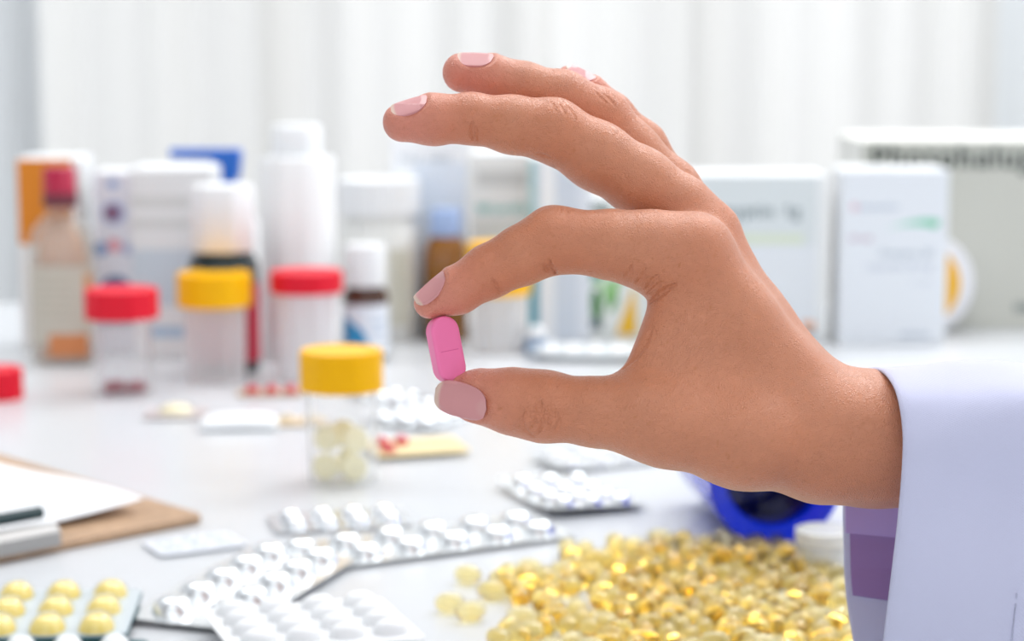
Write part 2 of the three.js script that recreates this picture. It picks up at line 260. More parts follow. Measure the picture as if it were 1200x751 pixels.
const person = (() => {
  const a = hp(440, 40, -60), lo = [hp(440, 0, 25).x, hp(800, 640, 0).y, hp(800, 300, -66).z], hi = [hp(1170, 0, 0).x, hp(800, 48, -30).y, hp(800, 500, 24).z];
  lo[2] -= 0.015; hi[2] += 0.02; lo[0] -= 0.01; lo[1] -= 0.005; hi[1] += 0.02;
  const net = surfaceNet(lo, hi, 0.00065, handD), { pos, idx } = net, nv = pos.length / 3, nor = new Float32Array(nv * 3), col = new Float32Array(nv * 3);
  const e = 0.00022, tips = [INDEX, MIDDLE, RING, PINKY, THUMB];
  const knuckles = [INDEX[4], INDEX[2], INDEX[7], MIDDLE[4], MIDDLE[2], MIDDLE[8], RING[4], THUMB[3]].map((k) => k.p);
  for (let i = 0; i < nv; i++) {
    let x = pos[i * 3], y = pos[i * 3 + 1], z = pos[i * 3 + 2], gx, gy, gz, l;
    for (let k = 0; k < 2; k++) {
      gx = handD(x + e, y, z) - handD(x - e, y, z); gy = handD(x, y + e, z) - handD(x, y - e, z); gz = handD(x, y, z + e) - handD(x, y, z - e); l = Math.hypot(gx, gy, gz) || 1; gx /= l; gy /= l; gz /= l;
      if (k === 0) { const d = Math.max(-0.0006, Math.min(0.0006, handD(x, y, z))); x -= gx * d; y -= gy * d; z -= gz * d; }
    }
    pos[i * 3] = x - origin.x; pos[i * 3 + 1] = y - origin.y; pos[i * 3 + 2] = z - origin.z; nor[i * 3] = gx; nor[i * 3 + 1] = gy; nor[i * 3 + 2] = gz;
    // pigment: pinker fingertips and knuckles, blotchy warmth, small freckles
    let red = 0; for (const t of tips) { const d = Math.hypot(x - t[0].p.x, y - t[0].p.y, z - t[0].p.z); red = Math.max(red, Math.exp(-d * d / 0.00022)); }
    let kn = 0; for (const p of knuckles) { const d = Math.hypot(x - p.x, y - p.y, z - p.z); kn = Math.max(kn, Math.exp(-d * d / 0.00016)); }
    const n1 = perlin.noise(x * 90, y * 90, z * 90), n2 = perlin.noise(x * 420, y * 420, z * 420), fr = Math.max(0, perlin.noise(x * 900 + 7, y * 900, z * 900) - 0.42) * 0.9, m = 1 + 0.05 * n1 + 0.035 * n2;
    col[i * 3] = (0.61 + 0.09 * red) * m - fr * 0.25; col[i * 3 + 1] = (0.224 + 0.012 * red - 0.03 * kn) * m - fr * 0.15; col[i * 3 + 2] = (0.108 + 0.055 * red - 0.025 * kn) * m - fr * 0.15;
  }
  // box mapping for the fine skin relief: a vertex is doubled where the dominant axis of its faces changes
  const key = new Map(), P = [], N = [], C = [], U = [], out = [];
  for (let f = 0; f < idx.length; f += 3) {
    let nx = 0, ny = 0, nz = 0; for (let k = 0; k < 3; k++) { nx += Math.abs(nor[idx[f + k] * 3]); ny += Math.abs(nor[idx[f + k] * 3 + 1]); nz += Math.abs(nor[idx[f + k] * 3 + 2]); }
    const ax = nx > ny && nx > nz ? 0 : ny > nz ? 1 : 2;
    for (let k = 0; k < 3; k++) {
      const v = idx[f + k], kk = v * 3 + ax; let j = key.get(kk);
      if (j === undefined) { j = P.length / 3; key.set(kk, j); for (let c = 0; c < 3; c++) { P.push(pos[v * 3 + c]); N.push(nor[v * 3 + c]); C.push(col[v * 3 + c]); } const q = [pos[v * 3], pos[v * 3 + 1], pos[v * 3 + 2]]; U.push(q[(ax + 1) % 3] / 0.016, q[(ax + 2) % 3] / 0.016); }
      out.push(j);
    }
  }
  const g = new THREE.BufferGeometry();
  g.setAttribute('position', new THREE.Float32BufferAttribute(P, 3)); g.setAttribute('normal', new THREE.Float32BufferAttribute(N, 3)); g.setAttribute('color', new THREE.Float32BufferAttribute(C, 3)); g.setAttribute('uv', new THREE.Float32BufferAttribute(U, 2)); g.setIndex(out);
  // skin relief: small tilted cells
  const S = 512, pts = []; for (let i = 0; i < 900; i++) pts.push([rnd(), rnd()]);
  const cellN = 24, cells = Array.from({ length: cellN * cellN }, () => []); pts.forEach((p) => cells[Math.floor(p[1] * cellN) * cellN + Math.floor(p[0] * cellN)].push(p));
  const relief = noiseTex(S, (u, v) => {
    let d1 = 9, d2 = 9; const cx = Math.floor(u * cellN), cy = Math.floor(v * cellN);
    for (let j = -2; j <= 2; j++) for (let i = -2; i <= 2; i++) for (const p of cells[((cy + j + cellN) % cellN) * cellN + (cx + i + cellN) % cellN]) { let dx = Math.abs(u - p[0]), dy = Math.abs(v - p[1]); if (dx > 0.5) dx = 1 - dx; if (dy > 0.5) dy = 1 - dy; const d = Math.hypot(dx, dy); if (d < d1) { d2 = d1; d1 = d; } else if (d < d2) d2 = d; }
    return Math.min(1, (d2 - d1) * 45);
  });
  const skin = std(1, 1, 1, 0.4, { vertexColors: true, bumpMap: relief, bumpScale: 0.00013, specularIntensity: 1.5, sheen: 0.7, sheenColor: new THREE.Color(1, 0.88, 0.82), sheenRoughness: 0.45 });
  const m = part('person', g, skin); m.position.copy(origin); scene.add(m);
  return tag(m, 'person in a white lab coat, only a hand pinching a pink tablet in view', 'person');
})();
// fingernails: closed plates that follow the fingertip, free edge straight beyond it
{
  const nailMat = std(1, 1, 1, 0.38, { vertexColors: true, clearcoat: 0.1, clearcoatRoughness: 0.3 });
  for (const n of NAILS) {
    const nu = 26, nv = 20, P = [], C = [], idx = [];
    const hc = n.surf(-0.25, 0), h1 = n.surf(-0.85, 0), h2 = n.surf(0.35, 0), sl = (h2 - h1) / 1.2, prof = []; for (let j = 0; j <= 40; j++) prof.push(n.surf(-0.25, (j / 20 - 1)) - hc);
    const hAt = (u, v) => { const q = Math.max(0, Math.min(39.999, (v + 1) * 20)), j = Math.floor(q); return hc + sl * (u + 0.25) - 0.00022 * (u + 0.25) ** 2 + (prof[j] + (prof[j + 1] - prof[j]) * (q - j)) * 0.92; };
    for (let side = 0; side < 2; side++) for (let i = 0; i <= nu; i++) for (let j = 0; j <= nv; j++) {
      const u = -1 + 2 * i / nu, b = -1 + 2 * j / nv, wid = Math.pow(Math.max(0, 1 - Math.pow(Math.abs(u < 0 ? u : u * 0.97), u < 0 ? 3 : 2.9)), 1 / 2.5), v = b * wid;
      const h = hAt(u, v * 0.99); const top = 0.00018 * (1 - 0.5 * b * b);
      const p = n.pt(u, v, h + (side ? -0.0007 : top)).sub(origin); P.push(p.x, p.y, p.z);
      const edge = THREE.MathUtils.smoothstep(u + 0.1 * b * b, 0.78, 0.9), lun = (1 - THREE.MathUtils.smoothstep(Math.hypot((u + 1) * 1.9, b), 0.55, 0.85)) * 0.5;
      const base = [0.66, 0.29, 0.29], e = [0.72, 0.52, 0.42], l = [0.68, 0.36, 0.34]; for (let c = 0; c < 3; c++) C.push(base[c] + (e[c] - base[c]) * edge + (l[c] - base[c]) * lun * (1 - edge));
    }
    const row = nv + 1, half = (nu + 1) * row;
    for (let i = 0; i < nu; i++) for (let j = 0; j < nv; j++) { const a = i * row + j; idx.push(a, a + row, a + row + 1, a, a + row + 1, a + 1); const b = a + half; idx.push(b, b + row + 1, b + row, b, b + 1, b + row + 1); }
    const rim = []; for (let i = 0; i <= nu; i++) rim.push(i * row); for (let j = 1; j <= nv; j++) rim.push(nu * row + j); for (let i = nu - 1; i >= 0; i--) rim.push(i * row + nv); for (let j = nv - 1; j > 0; j--) rim.push(j);
    for (let k = 0; k < rim.length; k++) { const a = rim[k], b = rim[(k + 1) % rim.length]; idx.push(a, a + half, b, b, a + half, b + half); }
    const g = new THREE.BufferGeometry(); g.setAttribute('position', new THREE.Float32BufferAttribute(P, 3)); g.setAttribute('color', new THREE.Float32BufferAttribute(C, 3)); g.setIndex(idx);
    part('fingernail', toCreasedNormals(g, 0.9), nailMat, person);
  }
}
// lab coat sleeve: a wide hanging cuff with a hem; fold shading inside painted as dark and pale strips
{
  const weave = noiseTex(256, (u, v) => 0.5 + 0.25 * Math.sin(u * Math.PI * 2 * 40) * Math.sin(v * Math.PI * 2 * 40) + 0.2 * (rnd() - 0.5));
  const coat = std(0.60, 0.61, 0.79, 0.85, { bumpMap: weave, bumpScale: 0.00012, sheen: 0.4, sheenColor: new THREE.Color(1, 1, 1), sheenRoughness: 0.6 });
  const foldShade = std(0.36, 0.22, 0.46, 0.85, { bumpMap: weave, bumpScale: 0.0001 }), foldLight = std(0.50, 0.36, 0.68, 0.85, { bumpMap: weave, bumpScale: 0.0001 });  // dark and light tones of one cloth, standing in for fold shade
  const loopPx = [[1024, 430, -18], [1039, 438, -1], [1052, 464, 14], [1058, 505, 20], [1057, 550, 23], [1052, 610, 25], [1044, 680, 26], [1036, 745, 24], [1030, 800, 18], [1024, 845, 4], [1018, 862, -18], [1010, 845, -40], [1008, 800, -52], [998, 745, -57], [990, 690, -60], [988, 640, -60], [987, 590, -58], [990, 530, -54], [998, 480, -44], [1010, 436, -32]];
  const loop = new THREE.CatmullRomCurve3(loopPx.map((p) => hp(...p)), true, 'centripetal');
  const NU = 120, ring = Array.from({ length: NU }, (_, i) => loop.getPoint(i / NU)), cen = ring.reduce((s, p) => s.add(p), new THREE.Vector3()).divideScalar(NU);
  const right = new THREE.Vector3(1, -0.075, 0.12).normalize();
  const ringAt = (s, inset) => ring.map((p, i) => {           // s metres up the sleeve
    const nrm = p.clone().sub(cen).setX(0).normalize(), q = p.clone().addScaledVector(right, s);
    const bulge = 0.004 * Math.sin(s * 38 + 0.5) * Math.sin(i / NU * Math.PI * 6 + s * 20) * Math.min(1, s / 0.03) + 0.05 * s + 0.0012 * Math.sin(i / NU * 44 + s * 60) * Math.min(1, s / 0.02);
    return q.addScaledVector(nrm, bulge - inset);
  });
  function skinOf(rings, closed) {
    const P = [], U = [], idx = [], n = NU + 1; rings.forEach((r, k) => { for (let i = 0; i <= NU; i++) { const p = r[i % NU].clone().sub(origin); P.push(p.x, p.y, p.z); U.push(i / NU * 8, k * 0.15); } });
    for (let k = 0; k + 1 < rings.length; k++) for (let i = 0; i < NU; i++) { const a = k * n + i, b = a + n; idx.push(a, a + 1, b, a + 1, b + 1, b); }
    const g = new THREE.BufferGeometry(); g.setAttribute('position', new THREE.Float32BufferAttribute(P, 3)); g.setAttribute('uv', new THREE.Float32BufferAttribute(U, 2)); g.setIndex(idx); g.computeVertexNormals(); return g;
  }
  const ss = [0.0012, 0.003, 0.006, 0.012, 0.02, 0.028, 0.036, 0.044, 0.052, 0.06, 0.07, 0.08, 0.09, 0.1, 0.115, 0.13];
  const outer = ss.map((s) => ringAt(s, 0)), inner = ss.slice().reverse().map((s) => ringAt(s, 0.0016));
  const sleeve = part('sleeve', skinOf([...inner, ringAt(0.0003, 0.0012), ringAt(0, 0.0008), ringAt(0.0003, 0.0004), ...outer]), coat, person);
  sleeve.material.side = THREE.DoubleSide;
  const sub = (i0, i1, s0, s1, inset, name, mat, th = 0.0008) => {  // a strip carrying painted fold shading on the inside of the sleeve
    const P = [], U = [], idx = [], M = 24, K = 10;
    for (let side = 0; side < 2; side++) for (let k = 0; k <= K; k++) { const r = ringAt(s0 + (s1 - s0) * k / K, inset + (side ? th : 0)); for (let i = 0; i <= M; i++) { const t = i0 + (i1 - i0) * i / M, a = r[Math.floor(t) % NU], b = r[(Math.floor(t) + 1) % NU], p = a.clone().lerp(b, t % 1).sub(origin); P.push(p.x, p.y, p.z); U.push(t / 15, k * 0.2); } }
    const n = M + 1, h = n * (K + 1); for (let k = 0; k < K; k++) for (let i = 0; i < M; i++) { const a = k * n + i; idx.push(a, a + 1, a + n, a + 1, a + n + 1, a + n, h + a, h + a + n, h + a + 1, h + a + 1, h + a + n, h + a + n + 1); }
    for (let i = 0; i < M; i++) for (const k of [0, K]) { const a = k * n + i; idx.push(a, a + h, a + 1, a + 1, a + h, a + h + 1); }
    for (let k = 0; k < K; k++) for (const i of [0, M]) { const a = k * n + i; idx.push(a, a + n, a + h, a + n, a + n + h, a + h); }
    const g = new THREE.BufferGeometry(); g.setAttribute('position', new THREE.Float32BufferAttribute(P, 3)); g.setAttribute('uv', new THREE.Float32BufferAttribute(U, 2)); g.setIndex(idx);
    const m = part(name, toCreasedNormals(g, 0.8), mat, person); m.material.side = THREE.DoubleSide; return m;
  };
  tag(sub(83, 92.4, 0.002, 0.11, 0.0018, 'fold_shade_strip', foldShade), 'dark fold shade painted in purple inside the cuff');
  tag(sub(92, 103, 0.0005, 0.11, 0.003, 'fold_light_strip', foldLight), 'lighter fold tone painted as a pale strip inside the cuff');
  // stitched seam along the sleeve
  const stitch = [], sg = new THREE.CapsuleGeometry(0.00022, 0.0011, 3, 6);
  for (let i = 0; i < 34; i++) { const a = ringAt(0.034, -0.0003)[Math.round(36 + i * 0.5) % NU]; const b = ringAt(0.034, -0.0003)[(Math.round(36 + i * 0.5) + 1) % NU]; const g = sg.clone(), q = new THREE.Quaternion().setFromUnitVectors(new THREE.Vector3(0, 1, 0), b.clone().sub(a).normalize()); g.applyQuaternion(q); const p = a.clone().lerp(b, (36 + i * 0.5) % 1).sub(origin); g.translate(p.x, p.y, p.z); stitch.push(g); }
  part('seam_stitching', mergeGeometries(stitch), coat, person);
}
// the pink tablet between index finger and thumb
{
  const p = hp(522.5, 409.5, 0.5), L = 0.0196, Wd = 0.0088, T = 0.0062;
  const s = new THREE.Shape(), r = 0.0035, w = Wd / 2 - 0.0012, h = L / 2 - 0.0012;
  s.moveTo(-w, -h + r); s.bezierCurveTo(-w, -h + r * 0.3, -w + r * 0.5, -h, 0, -h); s.bezierCurveTo(w - r * 0.5, -h, w, -h + r * 0.3, w, -h + r); s.lineTo(w, h - r); s.bezierCurveTo(w, h - r * 0.3, w - r * 0.5, h, 0, h); s.bezierCurveTo(-w + r * 0.5, h, -w, h - r * 0.3, -w, h - r); s.closePath();
  const g = new THREE.ExtrudeGeometry(s, { depth: T - 0.0024, bevelEnabled: true, bevelThickness: 0.0012, bevelSize: 0.0012, bevelSegments: 6, curveSegments: 24 }); g.translate(0, 0, -(T - 0.0024) / 2);
  const geo = toCreasedNormals(g, 0.6);
  const t = thing('tablet', 'pink oblong scored tablet pinched between index finger and thumb', 'pill', p.toArray());
  t.rotation.set(-PITCH - 0.05, 0.38, 0.2);
  const pink = std(0.95, 0.19, 0.42, 0.42);
  part('body', geo, pink, t);
  const sc = new THREE.CapsuleGeometry(0.00016, Wd * 0.62, 3, 8); sc.rotateZ(Math.PI / 2); part('score_line', sc, std(0.8, 0.12, 0.32, 0.5), t).position.set(0, -0.0004, T / 2 - 0.0001);
}

// ================================================================ things on the table
const clearPlastic = std(0.98, 0.985, 0.99, 0.3, { transmission: 0.93, thickness: 0, side: THREE.DoubleSide }), frosted = std(0.93, 0.93, 0.94, 0.6, { transmission: 0.55, thickness: 0, side: THREE.DoubleSide });
const clearGlass = std(0.96, 0.97, 0.97, 0.06, { transmission: 0.95, thickness: 0, side: THREE.DoubleSide });
const whitePlastic = std(0.84, 0.85, 0.86, 0.5), whiteCard = std(0.82, 0.83, 0.84, 0.6), offWhite = std(0.72, 0.72, 0.69, 0.6);
const foil = std(0.9, 0.92, 0.94, 0.2, { metalness: 1 }), foilBack = std(0.5, 0.56, 0.62, 0.35, { metalness: 0.9 });
const yellowCap = std(0.97, 0.5, 0.0, 0.35, { specularIntensity: 0.4 }), redCap = std(0.78, 0.004, 0.025, 0.42, { specularIntensity: 0.6 });

function cartonFaces(side, front, top) { return [side, side, top || side, side, front, side]; }
function carton(name, label, x0, x1, yTop, yBase, depth, print, opt = {}) {   // extents in the photograph, base standing on the table
  const s = spot((x0 + x1) / 2, yBase, opt.lift || 0), w = (x1 - x0) * s.m, h = (yBase - yTop) * s.m / cp * (1 - 0.02);
  const t = thing(name, label, opt.category || 'box', [s.x, opt.lift || 0, s.z - depth / 2], opt.turn || 0);
  const side = opt.side || whiteCard;
  const front = print ? std(1, 1, 1, 0.5, { map: canvasTex(h > 3 * w ? 256 : 512, Math.max(64, Math.round((h > 3 * w ? 256 : 512) * h / w)), print) }) : side;
  const g = box(w, h, depth, 0.0015); g.translate(0, h / 2, 0);
  part('panels', g, cartonFaces(side, front, opt.top), t);
  const f = box(w * 0.94, 0.0008, depth * 0.9, 0.0003); f.translate(0, h + 0.0004, -depth * 0.03); part('tuck_flap', f, opt.top || side, t);
  return { t, w, h, s };
}
const text = (c, str, x, y, px, color, font = 'bold', align = 'left', fam = 'sans-serif') => { c.fillStyle = color; c.font = font + ' ' + px + 'px ' + fam; c.textAlign = align; c.textBaseline = 'middle'; c.fillText(str, x, y); };

// --- cartons along the back
carton('medicine_carton', 'orange and white carton standing behind the red-capped bottle', 26, 101, 184, 412, 0.045, (c, w, h) => {
  c.fillStyle = '#f2efec'; c.fillRect(0, 0, w, h); c.fillStyle = '#e5890f'; c.fillRect(0, 0, w * 0.86, h * 0.44);
});
carton('medicine_carton', 'narrow white carton printed with navy and red emblems', 114, 161, 200, 414, 0.04, (c, w, h) => {
  c.fillStyle = '#e9eaf2'; c.fillRect(0, 0, w, h);
  const blob = (x, y, r, col) => { c.fillStyle = col; c.beginPath(); c.ellipse(x * w, y * h, r * w, r * w, 0, 0, 7); c.fill(); };
  blob(0.5, 0.06, 0.13, '#8fa8d2'); blob(0.5, 0.22, 0.3, '#a9b4d6'); blob(0.47, 0.22, 0.17, '#7c2c4d'); blob(0.5, 0.4, 0.17, '#e59aa8'); blob(0.15, 0.42, 0.18, '#7f9cc8'); blob(0.83, 0.42, 0.15, '#b6bfdd');
  blob(0.5, 0.66, 0.42, '#54709f'); blob(0.5, 0.66, 0.26, '#2f4a7a'); blob(0.5, 0.65, 0.12, '#d8dde8'); c.fillStyle = '#8c9cae'; c.fillRect(0, h * 0.8, w, h * 0.05);
});
carton('medicine_carton', 'wide white carton with faint grey bands, under the blue pump', 157, 252, 196, 420, 0.05, (c, w, h) => {
  c.fillStyle = '#eceded'; c.fillRect(0, 0, w, h); c.fillStyle = '#dadbd9'; c.fillRect(0, h * 0.14, w, h * 0.06); c.fillRect(0, h * 0.26, w, h * 0.05);
  c.fillStyle = '#cfdae3'; c.fillRect(0, h * 0.42, w, h * 0.3); c.fillStyle = '#b3cbe0'; c.fillRect(w * 0.2, h * 0.83, w * 0.62, h * 0.06);
});
carton('medicine_carton', 'pale carton with small grey lettering behind the amber bottle', 460, 548, 160, 392, 0.04, (c, w, h) => {
  c.fillStyle = '#eef0f3'; c.fillRect(0, 0, w, h); c.fillStyle = '#e0e8f2'; c.fillRect(w * 0.3, h * 0.12, w * 0.7, h); text(c, 'mcg  tabs', w * 0.1, h * 0.1, w * 0.15, '#a9b4bf');
});
carton('medicine_carton', 'white carton with a teal printed line, above the bent index finger', 553, 640, 178, 392, 0.045, (c, w, h) => {
  c.fillStyle = '#e9eae8'; c.fillRect(0, 0, w, h); c.fillStyle = '#f3f4f5'; c.fillRect(w * 0.86, 0, w, h); c.fillStyle = '#c9cac8'; c.fillRect(w * 0.06, h * 0.09, w * 0.72, h * 0.09);
  text(c, 'Micardis', w * 0.06, h * 0.3, w * 0.17, '#4fb0a5'); c.fillStyle = '#dfe0da'; c.fillRect(0, h * 0.36, w * 0.86, h * 0.2);
});
carton('medicine_carton', 'blue-grey carton with a teal edge stripe, seen inside the finger loop', 619, 692, 184, 400, 0.045, (c, w, h) => {
  c.fillStyle = '#ccd4df'; c.fillRect(0, 0, w, h); c.fillStyle = '#eceef0'; c.fillRect(w * 0.2, 0, w * 0.22, h); c.fillStyle = '#3a98a8'; c.fillRect(0, h * 0.62, w * 0.15, h * 0.3); c.fillStyle = '#9fc3c6'; c.fillRect(0, 0, w * 0.12, h * 0.6); c.fillStyle = '#dde2ea'; c.fillRect(w * 0.8, 0, w * 0.2, h);
});
carton('medicine_carton', 'white carton printed with green leaves and a yellow triangle', 688, 772, 234, 396, 0.04, (c, w, h) => {
  c.fillStyle = '#e9ece8'; c.fillRect(0, 0, w, h); c.fillStyle = '#2a4c46'; c.fillRect(w * 0.02, h * 0.0, w * 0.3, h * 0.06); c.fillStyle = '#4f8791'; c.fillRect(w * 0.0, h * 0.5, w * 0.2, h * 0.1);
  const leaf = (x, y, a, l, col) => { c.save(); c.translate(x * w, y * h); c.rotate(a); c.fillStyle = col; c.beginPath(); c.ellipse(0, 0, l * w, l * w * 0.36, 0, 0, 7); c.fill(); c.restore(); };
  leaf(0.12, 0.76, 1.5, 0.24, '#3f7e3a'); leaf(0.34, 0.64, -1.0, 0.2, '#7fbf63'); leaf(0.2, 0.6, 0.4, 0.15, '#a9d29a'); leaf(0.36, 0.74, 1.9, 0.14, '#5da04a'); c.fillStyle = '#4b5f68'; c.fillRect(w * 0.04, h * 0.86, w * 0.16, h * 0.08);
  c.fillStyle = '#f3bd28'; c.beginPath(); c.moveTo(w * 0.4, h * 0.98); c.lineTo(w * 0.7, h * 0.98); c.lineTo(w * 0.66, h * 0.6); c.closePath(); c.fill();
});
carton('medicine_carton', 'white carton with grey-green upper panel and dark lettering, right of the wrist', 800, 966, 203, 402, 0.05, (c, w, h) => {
  c.fillStyle = '#e2e6ea'; c.fillRect(0, 0, w, h); c.fillStyle = '#d9dfe0'; c.fillRect(0, 0, w * 0.93, h * 0.42); c.fillStyle = '#d9e2cb'; c.fillRect(0, h * 0.35, w * 0.84, h * 0.055); c.fillStyle = '#eceeee'; c.fillRect(w * 0.93, 0, w, h);
  text(c, 'amyptin  1g', w * 0.82, h * 0.215, w * 0.115, '#5d7177', 'bold', 'right'); c.fillStyle = '#e7a77e'; c.fillRect(w * 0.84, h * 0.87, w * 0.09, h * 0.05); c.fillStyle = '#5a6f7c'; c.fillRect(w * 0.86, h * 0.92, w * 0.07, h * 0.03);
});
const bigCarton = carton('large_carton', 'large grey carton with bold dark lettering at the right edge', 1006, 1330, 163, 386, 0.12, (c, w, h) => {
  c.fillStyle = '#c6c6bd'; c.fillRect(0, 0, w, h); c.fillStyle = '#bcbdb4'; c.fillRect(0, 0, w, h * 0.14); text(c, 'Phosphalugel', w * 0.025, h * 0.09, h * 0.155, '#2f3a36'); c.fillStyle = '#8f9490'; c.fillRect(w * 0.56, h * 0.86, w * 0.3, h * 0.05);
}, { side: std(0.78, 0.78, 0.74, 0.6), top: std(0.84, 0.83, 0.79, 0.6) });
carton('medicine_carton', 'white carton with a green swoosh, in front of the large grey carton', 981, 1107, 197, 404, 0.045, (c, w, h) => {
  c.fillStyle = '#e6eaef'; c.fillRect(0, 0, w, h);
  text(c, 'D', w * 0.1, h * 0.21, w * 0.09, '#d77d92'); text(c, 'iosmetin', w * 0.17, h * 0.21, w * 0.085, '#a8b4c6'); text(c, '30 tab', w * 0.08, h * 0.39, w * 0.075, '#b58da0');
  const gr = c.createLinearGradient(w * 0.42, 0, w * 0.93, 0); gr.addColorStop(0, '#dcebe6'); gr.addColorStop(1, '#53bf93'); c.fillStyle = gr; c.beginPath(); c.moveTo(w * 0.4, h * 0.34); c.quadraticCurveTo(w * 0.7, h * 0.255, w * 0.93, h * 0.285); c.lineTo(w * 0.9, h * 0.33); c.quadraticCurveTo(w * 0.68, h * 0.295, w * 0.4, h * 0.34); c.fill();
  text(c, 'Omepra 20', w * 0.87, h * 0.475, w * 0.095, '#a6b2bf', 'bold', 'right'); text(c, 'capsules 20 mg', w * 0.87, h * 0.55, w * 0.085, '#bcc3d2', 'bold', 'right'); text(c, '14 caps', w * 0.87, h * 0.64, w * 0.065, '#c6ccd8', 'normal', 'right'); c.fillStyle = '#c9d0da'; c.fillRect(w * 0.58, h * 0.93, w * 0.28, h * 0.03);
});
// tape roll standing on edge behind the white carton
{
  const s = spot(1103, 392), r = 0.0385, t = thing('tape_roll', 'round white medical tape roll with a yellow core, behind the green swoosh carton', 'tape', [s.x - 0.0135, r, s.z - 0.012], 0.15);
  const disc = lathe([[0.022, -0.011], [r - 0.002, -0.011], [r, -0.009], [r, 0.009], [r - 0.002, 0.011], [0.022, 0.011], [0.022, -0.011]], 64); disc.rotateX(Math.PI / 2); part('tape', disc, std(0.8, 0.8, 0.84, 0.5), t);
  const core = lathe([[0.001, -0.0112], [0.0262, -0.0112], [0.0262, 0.0125], [0.001, 0.0125]], 48); core.rotateX(Math.PI / 2); core.scale(1, 1.1, 1); part('core', core, css('#efb41c', 0.5), t);
}
// --- bottles
function bottleAt(name, label, px, yBase, opt = {}) { const s = spot(px, yBase); const t = thing(name, label, opt.category || 'bottle', [s.x, 0, s.z - (opt.r || 0.02) * 0.9]); return { t, m: s.m * (1 + (opt.r || 0.02) * 0.9 / s.d) }; }
{ // red-capped flat clear bottle at the left
  const { t, m } = bottleAt('glass_bottle', 'clear glass bottle with dark red cap and beige label, in front of the orange carton', 70, 430, { r: 0.02 });
  const R = 38 * m, px = (v) => v * m, S = 0.6;
  const body = lathe([[0.0005, 0], [R - 0.003, 0], [R, 0.003], [R, px(138)], [R * 0.9, px(156)], [R * 0.55, px(172)], [px(15), px(178)], [px(15), px(190)]]); body.scale(1, 1, S); part('glass', body, std(0.9, 0.89, 0.85, 0.12, { transmission: 0.8, thickness: 0, side: THREE.DoubleSide }), t);
  const liq = lathe([[0.0005, 0.003], [R * 0.8, 0.003], [R * 0.8, px(122)], [R * 0.62, px(148)], [R * 0.36, px(164)], [0.0005, px(168)]]); liq.scale(1, 1, S * 0.96); part('liquid', liq, css('#d9a98a', 0.3), t);
  const lab = new THREE.CylinderGeometry(R + 0.0004, R + 0.0004, px(92), 40, 1, true, -1.35, 2.7); lab.scale(1, 1, S); lab.translate(0, px(70), 0);
  const lt = canvasTex(256, 256, (c, w, h) => { c.fillStyle = '#cdc6b8'; c.fillRect(0, 0, w, h); c.fillStyle = '#bdb6a6'; for (let i = 0; i < 6; i++) c.fillRect(w * 0.2, h * (0.12 + i * 0.1), w * 0.45, h * 0.025); c.fillStyle = '#d89a68'; c.fillRect(w * 0.8, h * 0.1, w * 0.14, h * 0.6); });
  part('label', lab, std(1, 1, 1, 0.6, { map: lt, side: THREE.DoubleSide }), t);
  const low = new THREE.CylinderGeometry(R + 0.0006, R + 0.0006, px(26), 40, 1, true, -0.35, 1.25); low.scale(1, 1, S); low.translate(0, px(24), 0); part('orange_label', low, css('#d88a55', 0.6), t);
  const cap = lathe([[px(15), px(184)], [px(19), px(186)], [px(19), px(226)], [px(17), px(229)], [0.0005, px(229)]]); part('cap', cap, css('#b3123f', 0.35), t);
  const band = lathe([[px(19), px(184)], [px(20), px(184)], [px(20), px(199)], [px(19), px(199)]]); part('cap_band', band, css('#6d2a3a', 0.4), t);
}
{ // pump dispenser, only its blue head is clear of the things in front
  const s = spot(262, 405), m = s.m, t = thing('pump_dispenser', 'white pump bottle with a bright blue nozzle, behind the white-capped dark bottle', 'dispenser', [s.x, 0, s.z - 0.03]);
  const h = 180 * m; part('body', lathe([[0.0005, 0], [0.022, 0], [0.024, 0.002], [0.024, h * 0.78], [0.012, h * 0.93], [0.012, h]]), whitePlastic, t);
  const blue = css('#1766c8', 0.4);
  part('stem', lathe([[0.0005, h], [0.0085, h], [0.0085, h + 0.012], [0.0005, h + 0.012]]), blue, t);
  const sh = new THREE.Shape(); const q = (x, y) => [(x - 262) * m, (405 - y) * m * 1.02]; sh.moveTo(...q(199, 183)); sh.lineTo(...q(276, 183)); sh.quadraticCurveTo(...q(281, 184), ...q(280, 190)); sh.lineTo(...q(277, 214)); sh.lineTo(...q(268, 222)); sh.lineTo(...q(262, 221)); sh.quadraticCurveTo(...q(260, 203), ...q(246, 193)); sh.lineTo(...q(199, 191)); sh.closePath();
  const g = new THREE.ExtrudeGeometry(sh, { depth: 0.012, bevelEnabled: true, bevelSize: 0.0008, bevelThickness: 0.002, bevelSegments: 3 }); g.translate(0, 0, -0.006); part('nozzle', g, blue, t);
}
{ // dark bottle with white cap and red label
  const { t, m } = bottleAt('dark_bottle', 'black medicine bottle with a large white cap and red label, behind the yellow-lidded cup', 259, 440, { r: 0.025 });
  const px = (v) => v * m, R = 41 * m;
  part('glass', lathe([[0.0005, 0], [R - 0.002, 0], [R, 0.003], [R, px(118)], [R * 0.96, px(130)], [R * 0.8, px(140)], [px(26), px(143)], [px(26), px(152)]]), std(0.008, 0.02, 0.022, 0.12), t);
  part('label', lathe([[R + 0.0003, px(14)], [R + 0.0006, px(14)], [R + 0.0006, px(104)], [R + 0.0003, px(104)]]), css('#b81f3c', 0.55), t);
  const cg = lathe([[px(36), px(141)], [px(37.5), px(143)], [px(37.5), px(210)], [px(35), px(217)], [0.0005, px(218)]]); part('cap', cg, whitePlastic, t);
}
